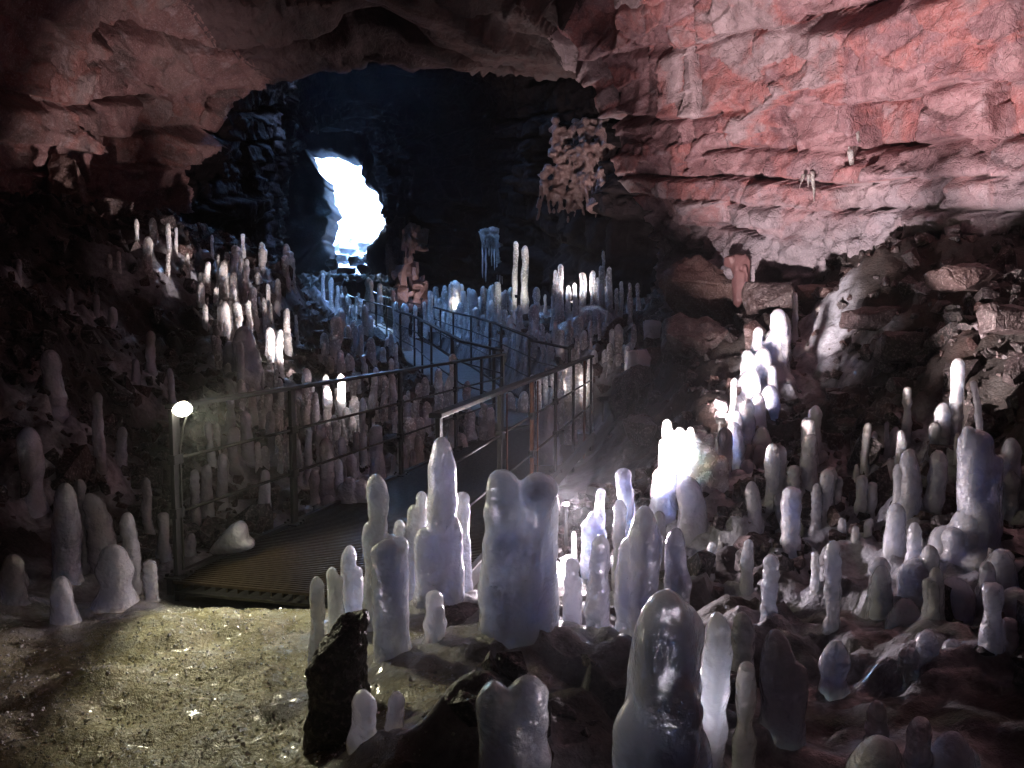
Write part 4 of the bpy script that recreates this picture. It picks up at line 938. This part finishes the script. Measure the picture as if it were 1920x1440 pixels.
def outline_rock(pts, d, depth, label, mat, name='boulder'):
    q = np.array([P(a, b, d) for a, b in pts]); c = q.mean(0); n = len(q); R_ = []
    for t, dy in ((.45, -.5), (.86, -.36), (1, 0), (.9, .35), (.5, .5)):
        r = c + (q - c) * t; r[:, 1] += dy * depth; R_.append(r)
    V = np.concatenate(R_) - c; F = [tuple(range(n)), tuple(4 * n + i for i in range(n))[::-1]]
    for k in range(4):
        for i in range(n): F.append((k * n + i, (k + 1) * n + i, (k + 1) * n + (i + 1) % n, k * n + (i + 1) % n))
    o = mesh(name, V, F, mat, smooth=False, attrs={'cell': np.full(len(V), .3), 'crack': np.ones(len(V))}); o.location = c
    m = o.modifiers.new('bevel', 'BEVEL'); m.width = .012; m.segments = 2
    m = o.modifiers.new('finer', 'SUBSURF'); m.subdivision_type = 'SIMPLE'; m.levels = m.render_levels = 5
    t = bpy.data.textures.new('shard_grain', 'CLOUDS'); t.noise_scale = .09; t.noise_depth = 5
    m = o.modifiers.new('grain', 'DISPLACE'); m.texture = t; m.texture_coords = 'GLOBAL'; m.strength = .07; m.mid_level = .5
    return tag(o, label, 'boulder')
outline_rock([(568, 1420), (578, 1300), (580, 1240), (612, 1192), (648, 1155), (684, 1149), (688, 1205), (686, 1300), (690, 1420)], 2.85, .2, 'sharp-edged black boulder leaning beside the frosty ground', ROCK_D)
boulder(1320, 545, 11.3, 150, 120, 'brown square-faced rock block left of the pink stone drop', ROCK_B, n=8)
boulder(1300, 640, 9.9, 110, 110, 'dark knobbly lava lump above the blazing ice mass')
boulder(1190, 745, 10.4, 90, 120, 'black rock on the right of the walkway bend')
boulder(1440, 560, 9.9, 90, 60, 'rough rock ledge hanging over the blue icefall')
boulder(1540, 548, 9.6, 90, 34, 'crusted rock ledge right of the thin ice column', ROCK_B)
boulder(1690, 650, 7.5, 110, 60, 'brown lava rock on the dark slope behind the paired stubs')
boulder(1640, 600, 8.2, 110, 50, 'low reddish lava rock below the wall shadow')
boulder(1800, 520, 7.3, 110, 50, 'dark slab of lava lying under the shadowed part of the red wall')
boulder(1885, 600, 6.3, 90, 60, 'black lava hump at the right edge under the wall shadow')
boulder(130, 350, 11.0, 90, 110, 'pale jutting rock slab on the left wall above the dark mound', ROCK_B, n=8)
boulder(215, 395, 10.8, 70, 40, 'round brownish stone wedged under the left wall', ROCK_B)
def pillar():
    rs = random.Random(21); d = 26.3; k = d / FPX; c = P(772, 500, d); prt = []
    for i in range(34):
        v = rs.uniform(-70, 78); hw = 14 + 20 * max(0, v + 30) / 100
        x = rs.uniform(-hw, hw) + (8 if v < -20 else -4)
        V, F = hull((rs.uniform(5, 15) * k, rs.uniform(.15, .4), rs.uniform(6, 22) * k), 1800 + i, 18)
        prt.append((V + np.array([x * k, rs.uniform(-.1, .3), -v * k]), F))
    V, F = join(prt); o = mesh('rock_pillar', V, F, DRIP, smooth=False, attrs={'cell': fbm(V * 2, 4, 2) * .5 + .5, 'crack': np.ones(len(V))}); o.location = c
    tag(o, 'ragged pinkish rock pillar of broken blocks right of the cave mouth', 'rock pillar')
DRIP = rock_material('pale_lava_drip', [(.1, (.12, .07, .065)), (.5, (.30, .18, .17)), (.9, (.44, .30, .29))], (.4, .3, .3), -9, -8, .45)
pillar()
boulder(745, 470, 28.5, 40, 130, 'dark rock rib beside the cave mouth')
boulder(1195, 690, 10.9, 46, 70, 'wet black rock with bluish gleams right of the bend', CLEAR)
boulder(1222, 625, 12.0, 36, 50, 'small ice-crusted rock gleaming blue against the dark', CLEAR)
boulder(1380, 1290, 2.9, 60, 50, 'black rock lump between dark stalagmites at the lower right')
boulder(870, 1180, 3.75, 90, 90, 'black rock block between the stout round-topped and the twin-topped ice')
for i, (px, py, d, w_, h_) in enumerate([(626, 462, 43, 26, 22), (655, 470, 42.5, 34, 22), (684, 462, 43, 26, 24), (640, 486, 41.5, 32, 20), (668, 490, 41, 32, 20), (622, 496, 39, 24, 20), (650, 508, 38.5, 34, 16), (682, 506, 38, 28, 20), (612, 452, 43.6, 22, 20), (692, 484, 41, 20, 22), (666, 452, 44, 24, 18), (634, 522, 36, 30, 16), (668, 524, 35.5, 26, 14)]):
    boulder(px, py, d, w_, h_, 'sunlit boulder in the rock heap right below the cave mouth', SNOW if d > 40.3 else ROCK_B, group='boulders heaped below the cave mouth', rot=(i * 1.3, i * .7, i * 2.1))
# loose lava rubble: nobody could count it
def build_rubble():
    rs = np.random.RandomState(11); Vs, F, cells, o = [], [], [], 0
    base = [hull((1, 1, 1), 60 + k, 12) for k in range(14)]
    cnt = 0
    while cnt < 7500:
        if cnt < 3200: y = rs.uniform(1.3, 7.5)
        else: y = rs.uniform(5, 16)
        l, r = np.interp(y, YL, XL), np.interp(y, YR, XR)
        x = rs.uniform(l, r)
        fr = float(frost(np.array([x]), np.array([y]))[0]); d, zd = corridor(np.array([x]), np.array([y]))
        if fr > .02 or (d[0] < 1.0 and y > 4.2): continue
        z = float(HG(x, y))
        cl = vnoise(np.array([[x * .9, y * .9, 3.]]), 77)[0]
        if z < .25 and cl < -.1: continue
        s_ = .018 + .045 * rs.rand() ** 2.5 * (1 + y * .1) + (.11 * rs.rand() if rs.rand() < .04 else 0)
        V, Fb = base[rs.randint(14)]
        q = Matrix.Rotation(rs.uniform(0, 6.28), 3, 'Z') @ Matrix.Rotation(rs.uniform(0, 3), 3, 'X')
        W = V * s_ * rs.uniform(.6, 1.3, 3) @ np.array(q).T + np.array([x, y, z + s_ * .25])
        Vs.append(W); F += [tuple(i + o for i in f) for f in Fb]; o += len(W); cells.append(np.full(len(W), rs.rand())); cnt += 1
    ob = mesh('lava_rubble', np.concatenate(Vs), F, RUBBLE, smooth=False, attrs={'cell': np.concatenate(cells), 'crack': np.ones(o)})
    tag(ob, 'loose dark lava rubble covering the slopes on both sides of the walkway', 'rubble', kind='stuff')
RUBBLE = rock_material('lava_rubble', [(.1, (.006, .005, .005)), (.4, (.013, .009, .009)), (.62, (.016, .011, .011)), (.8, (.05, .019, .014)), (.95, (.035, .025, .024))], (.035, .03, .03), -9, -8, .6)
build_rubble()
def build_ice_grit():
    rs = np.random.RandomState(5); Vs, F, o = [], [], 0
    oc = np.array([(1, 0, 0), (-1, 0, 0), (0, 1, 0), (0, -1, 0), (0, 0, 1), (0, 0, -1)], float)
    of = [(0, 2, 4), (2, 1, 4), (1, 3, 4), (3, 0, 4), (2, 0, 5), (1, 2, 5), (3, 1, 5), (0, 3, 5)]
    n = 0
    while n < 9000:
        x = rs.uniform(-3.2, .3); y = rs.uniform(2.3, 4.75)
        if rs.rand() > float(frost(np.array([x]), np.array([y]))[0]): continue
        s_ = .0025 + .007 * rs.rand() ** 3
        A = np.linalg.qr(rs.normal(size=(3, 3)))[0]
        W = (oc * s_ * rs.uniform(.5, 1.4, 3)) @ A.T + np.array([x, y, float(HG(x, y)) + s_ * .2])
        Vs.append(W); F += [tuple(i + o for i in f) for f in of]; o += 6; n += 1
    ob = mesh('ice_grit', np.concatenate(Vs), F, GRIT, smooth=False)
    tag(ob, 'glittering ice grit strewn over the frosty ground', 'ice grit', kind='stuff')
GRIT = simple('ice_grit', (.8, .8, .76), .16, 0, 60, .7); GRIT.node_tree.nodes['Principled BSDF'].inputs['Specular IOR Level'].default_value = 1.0; GRIT.node_tree.nodes['Principled BSDF'].inputs['Coat Weight'].default_value = 1
build_ice_grit()

# ------------------------------------------------------------------ hanging and fallen ice, drip formations
def hang(px, top, base, wpx, d, label, extra=(), mat=None, name='icicle', cat='icicle', group=None, rag=.7):
    _seed[0] += 1; c = P(px, top, d); k = d / FPX
    prt = [finger((0, .10, .12), (0, 0, -(base - top) * k), wpx * k / 2, _seed[0], flare=.0, tipk=3, taper=.8, ns=14, nh=26, rag=rag)]
    for i, (dx, t2, b2, w2) in enumerate(extra):
        prt.append(finger((dx * k * .6, .08, .10 - (t2 - top) * k), (dx * k, 0, -(b2 - top) * k), w2 * k / 2, _seed[0] * 5 + i, flare=.0, tipk=3, taper=.8, ns=12, nh=22, rag=rag))
    V, F = join(prt); o = mesh(name, V, F, mat or FAR_ICE); o.location = c
    return tag(o, label, cat, group)
def curtain():
    d = wall_depth(924, 440) - .12; k = d / FPX; c = P(924, 440, d)
    prt = [finger(((x_ - 3) * k, .05, 6 * k), (x_ * k, -.04, -26 * k), 6.5 * k, 1700 + x_, flare=.3, tipk=2.5, ns=12, nh=20) for x_ in (-15, -8, 0, 7, 14)]
    for x_ in (-16, -9, -2, 5, 12, 17):
        Vh, Fh = hull((8 * k, .16, 6 * k), 5100 + x_, 22); prt.append((Vh + np.array([x_ * k, .04, (9 - abs(x_) * .25) * k]), Fh))
    for i, (dx, b, w_) in enumerate([(-19, 80, 5), (-13, 88, 6), (-7, 40, 6), (-2, 58, 4.5), (3, 66, 5), (8, 84, 6), (13, 98, 7), (17, 92, 5), (11, 70, 8)]):
        prt.append(finger((dx * k, -.05, -2 * k), (dx * k, -.05, -b * k), w_ * k / 2, 1710 + i, flare=.8, tipk=3, taper=.6, ns=10, nh=24, rag=.6))
    V, F = join(prt); o = mesh('icicle_curtain', V, F, FAR_ICE); o.location = c
    tag(o, 'icicle curtain hanging in thin strands from the dark back wall', 'icicle')
curtain()
hang(1606, 222, 300, 26, min(wall_depth(1606, 240), wall_depth(1604, 290)) + .03, 'white ice smear running down the middle of the red wall', ((8, 240, 268, 14), (-8, 250, 298, 12)), rag=1)
hang(1601, 298, 342, 13, min(wall_depth(1601, 305), wall_depth(1601, 338)) - .01, 'white icicle dangling just below the ice smear on the red wall')
hang(1528, 338, 378, 10, min(wall_depth(1528, 345), wall_depth(1528, 375)) - .02, 'short white icicle at the grey foot of the red wall', ((-28, 340, 354, 7), (-12, 340, 352, 8)))
PINKGLOSS = simple('wet_pink_flowstone', (.16, .078, .08), .55, 0, 12, .75, b_=.3)
def flake():
    d = min(wall_depth(1388, 500), wall_depth(1390, 560), 11.2) - .10; k = d / FPX; c = P(1390, 530, d); prt = []
    for i, (dx, dz, w_, h_, dy) in enumerate([(0, 0, 16, 50, 0), (-6, -10, 14, 38, -.04), (6, 16, 13, 40, .02), (-3, 32, 17, 26, .03), (-16, 40, 16, 14, .07)]):
        V, F = hull((w_ * k, .13, h_ * k), 2100 + i, 22, .95); prt.append((V + np.array([dx * k, dy, dz * k]), F))
    V, F = join(prt); o = mesh('rock_flake', V, F, PINKGLOSS); o.location = c
    m = o.modifiers.new('fuse', 'REMESH'); m.mode = 'VOXEL'; m.voxel_size = .014; m.use_smooth_shade = True
    m = o.modifiers.new('wear', 'SMOOTH'); m.iterations = 4; m.factor = .5
    tag(o, 'rough pink flake of rock hanging from the wall above the icefall', 'rock flake')
flake()
def build_drips():
    rs = random.Random(8); prt = []; c = P(1110, 310, wall_depth(1110, 310))
    d0 = float(np.median([wall_depth(1110 + x, 310 + y) for x in (-50, -20, 10, 40) for y in (-60, 0, 60)]))
    def at(px, py): return P(px, py, min(max(wall_depth(px, py), d0 - .45), d0 + .45) - .05) - c
    k = c[1] / FPX
    for i in range(120):
        v = rs.uniform(-85, 60); x = rs.gauss(0, 46) - v * .1
        if abs(x) > 90: continue
        L = rs.uniform(18, 64) * (1.3 if rs.random() < .2 else 1); r = rs.uniform(1.8, 4.2) * k
        a = at(1110 + x, 310 + v); b = at(1110 + x + rs.uniform(-.25, .25) * L, 310 + v + L)
        Vh, Fh = hull((rs.uniform(6, 12) * k, .2, rs.uniform(5, 10) * k), 5200 + i, 16); prt.append((Vh + a + np.array([0, .08, 0]), Fh))
        prt.append(finger(a, b, r, 700 + i, flare=1.2, tipk=1.2, ns=10, nh=16, rag=2.4))
    for i in range(90):                                     # the crust the drips grow from
        x = rs.gauss(0, 38); v = rs.uniform(-85, 80)
        if abs(x) > 85: continue
        V, F = hull((rs.uniform(7, 17) * k, .17, rs.uniform(5, 12) * k), 1200 + i, 18)
        prt.append((V + at(1110 + x, 310 + v) + np.array([.03, .13 if i > 20 else .02, 0]), F))
    V, F = join(prt)
    o = mesh('lava_dripstone', V, F, DRIP, attrs={'cell': fbm(V * 2, 4, 2) * .5 + .5, 'crack': np.ones(len(V))}); o.location = c
    m = o.modifiers.new('fuse', 'REMESH'); m.mode = 'VOXEL'; m.voxel_size = .026; m.use_smooth_shade = True
    tag(o, 'pinkish lacework of lava drips and ribs clinging to the dark back wall', 'dripstone')
build_drips()
# fallen ice on the deck
def fallen():
    d = EYE / ((1052 - 590) / FPX) + .03
    pts = [(383, 1054), (398, 1034), (424, 1004), (440, 989), (455, 987), (465, 1000), (466, 1022), (477, 1027), (481, 1040), (466, 1046), (430, 1054)]
    o = outline_rock(pts, d, .17, 'broken white ice chunk lying on the start of the grating deck', ICE, 'ice_chunk')
    o['category'] = 'ice chunk'; o.modifiers.clear(); o.data.polygons.foreach_set('use_smooth', np.ones(len(o.data.polygons), dtype=bool))
    m = o.modifiers.new('round', 'SUBSURF'); m.levels = m.render_levels = 2
    o.location.z += max(0, -min((o.location.z + v.co.z) for v in o.data.vertices))
fallen()
stalagmite(655, 893, 955, 60, d=6.75, group=dk, remesh=True, flare=.6, tip=.9, extra=((-36, 925, 34, -.3), (-58, 942, 22, -.5), (24, 898, 40, .2), (-10, 905, 40, 0)), label='greenish lumpy ice heap spilling over the left edge of the deck', cat='ice heap')

# ------------------------------------------------------------------ cave air
def haze():
    V = [(-45, -8, -3), (25, -8, -3), (25, 82, -3), (-45, 82, -3), (-45, -8, 60), (25, -8, 60), (25, 82, 60), (-45, 82, 60)]
    m = bpy.data.materials.new('haze'); m.use_nodes = True; nt = m.node_tree; nt.nodes.clear()
    o_ = nt.nodes.new('ShaderNodeOutputMaterial'); v = nt.nodes.new('ShaderNodeVolumePrincipled')
    v.inputs['Color'].default_value = (.9, .92, 1, 1); v.inputs['Density'].default_value = HAZE; v.inputs['Anisotropy'].default_value = .8
    nt.links.new(v.outputs[0], o_.inputs['Volume'])
    o = mesh('haze', V, [(0, 3, 2, 1), (4, 5, 6, 7), (0, 1, 5, 4), (1, 2, 6, 5), (2, 3, 7, 6), (3, 0, 4, 7)], m, smooth=False)
    tag(o, kind='stuff')
HAZE = .0023
haze()
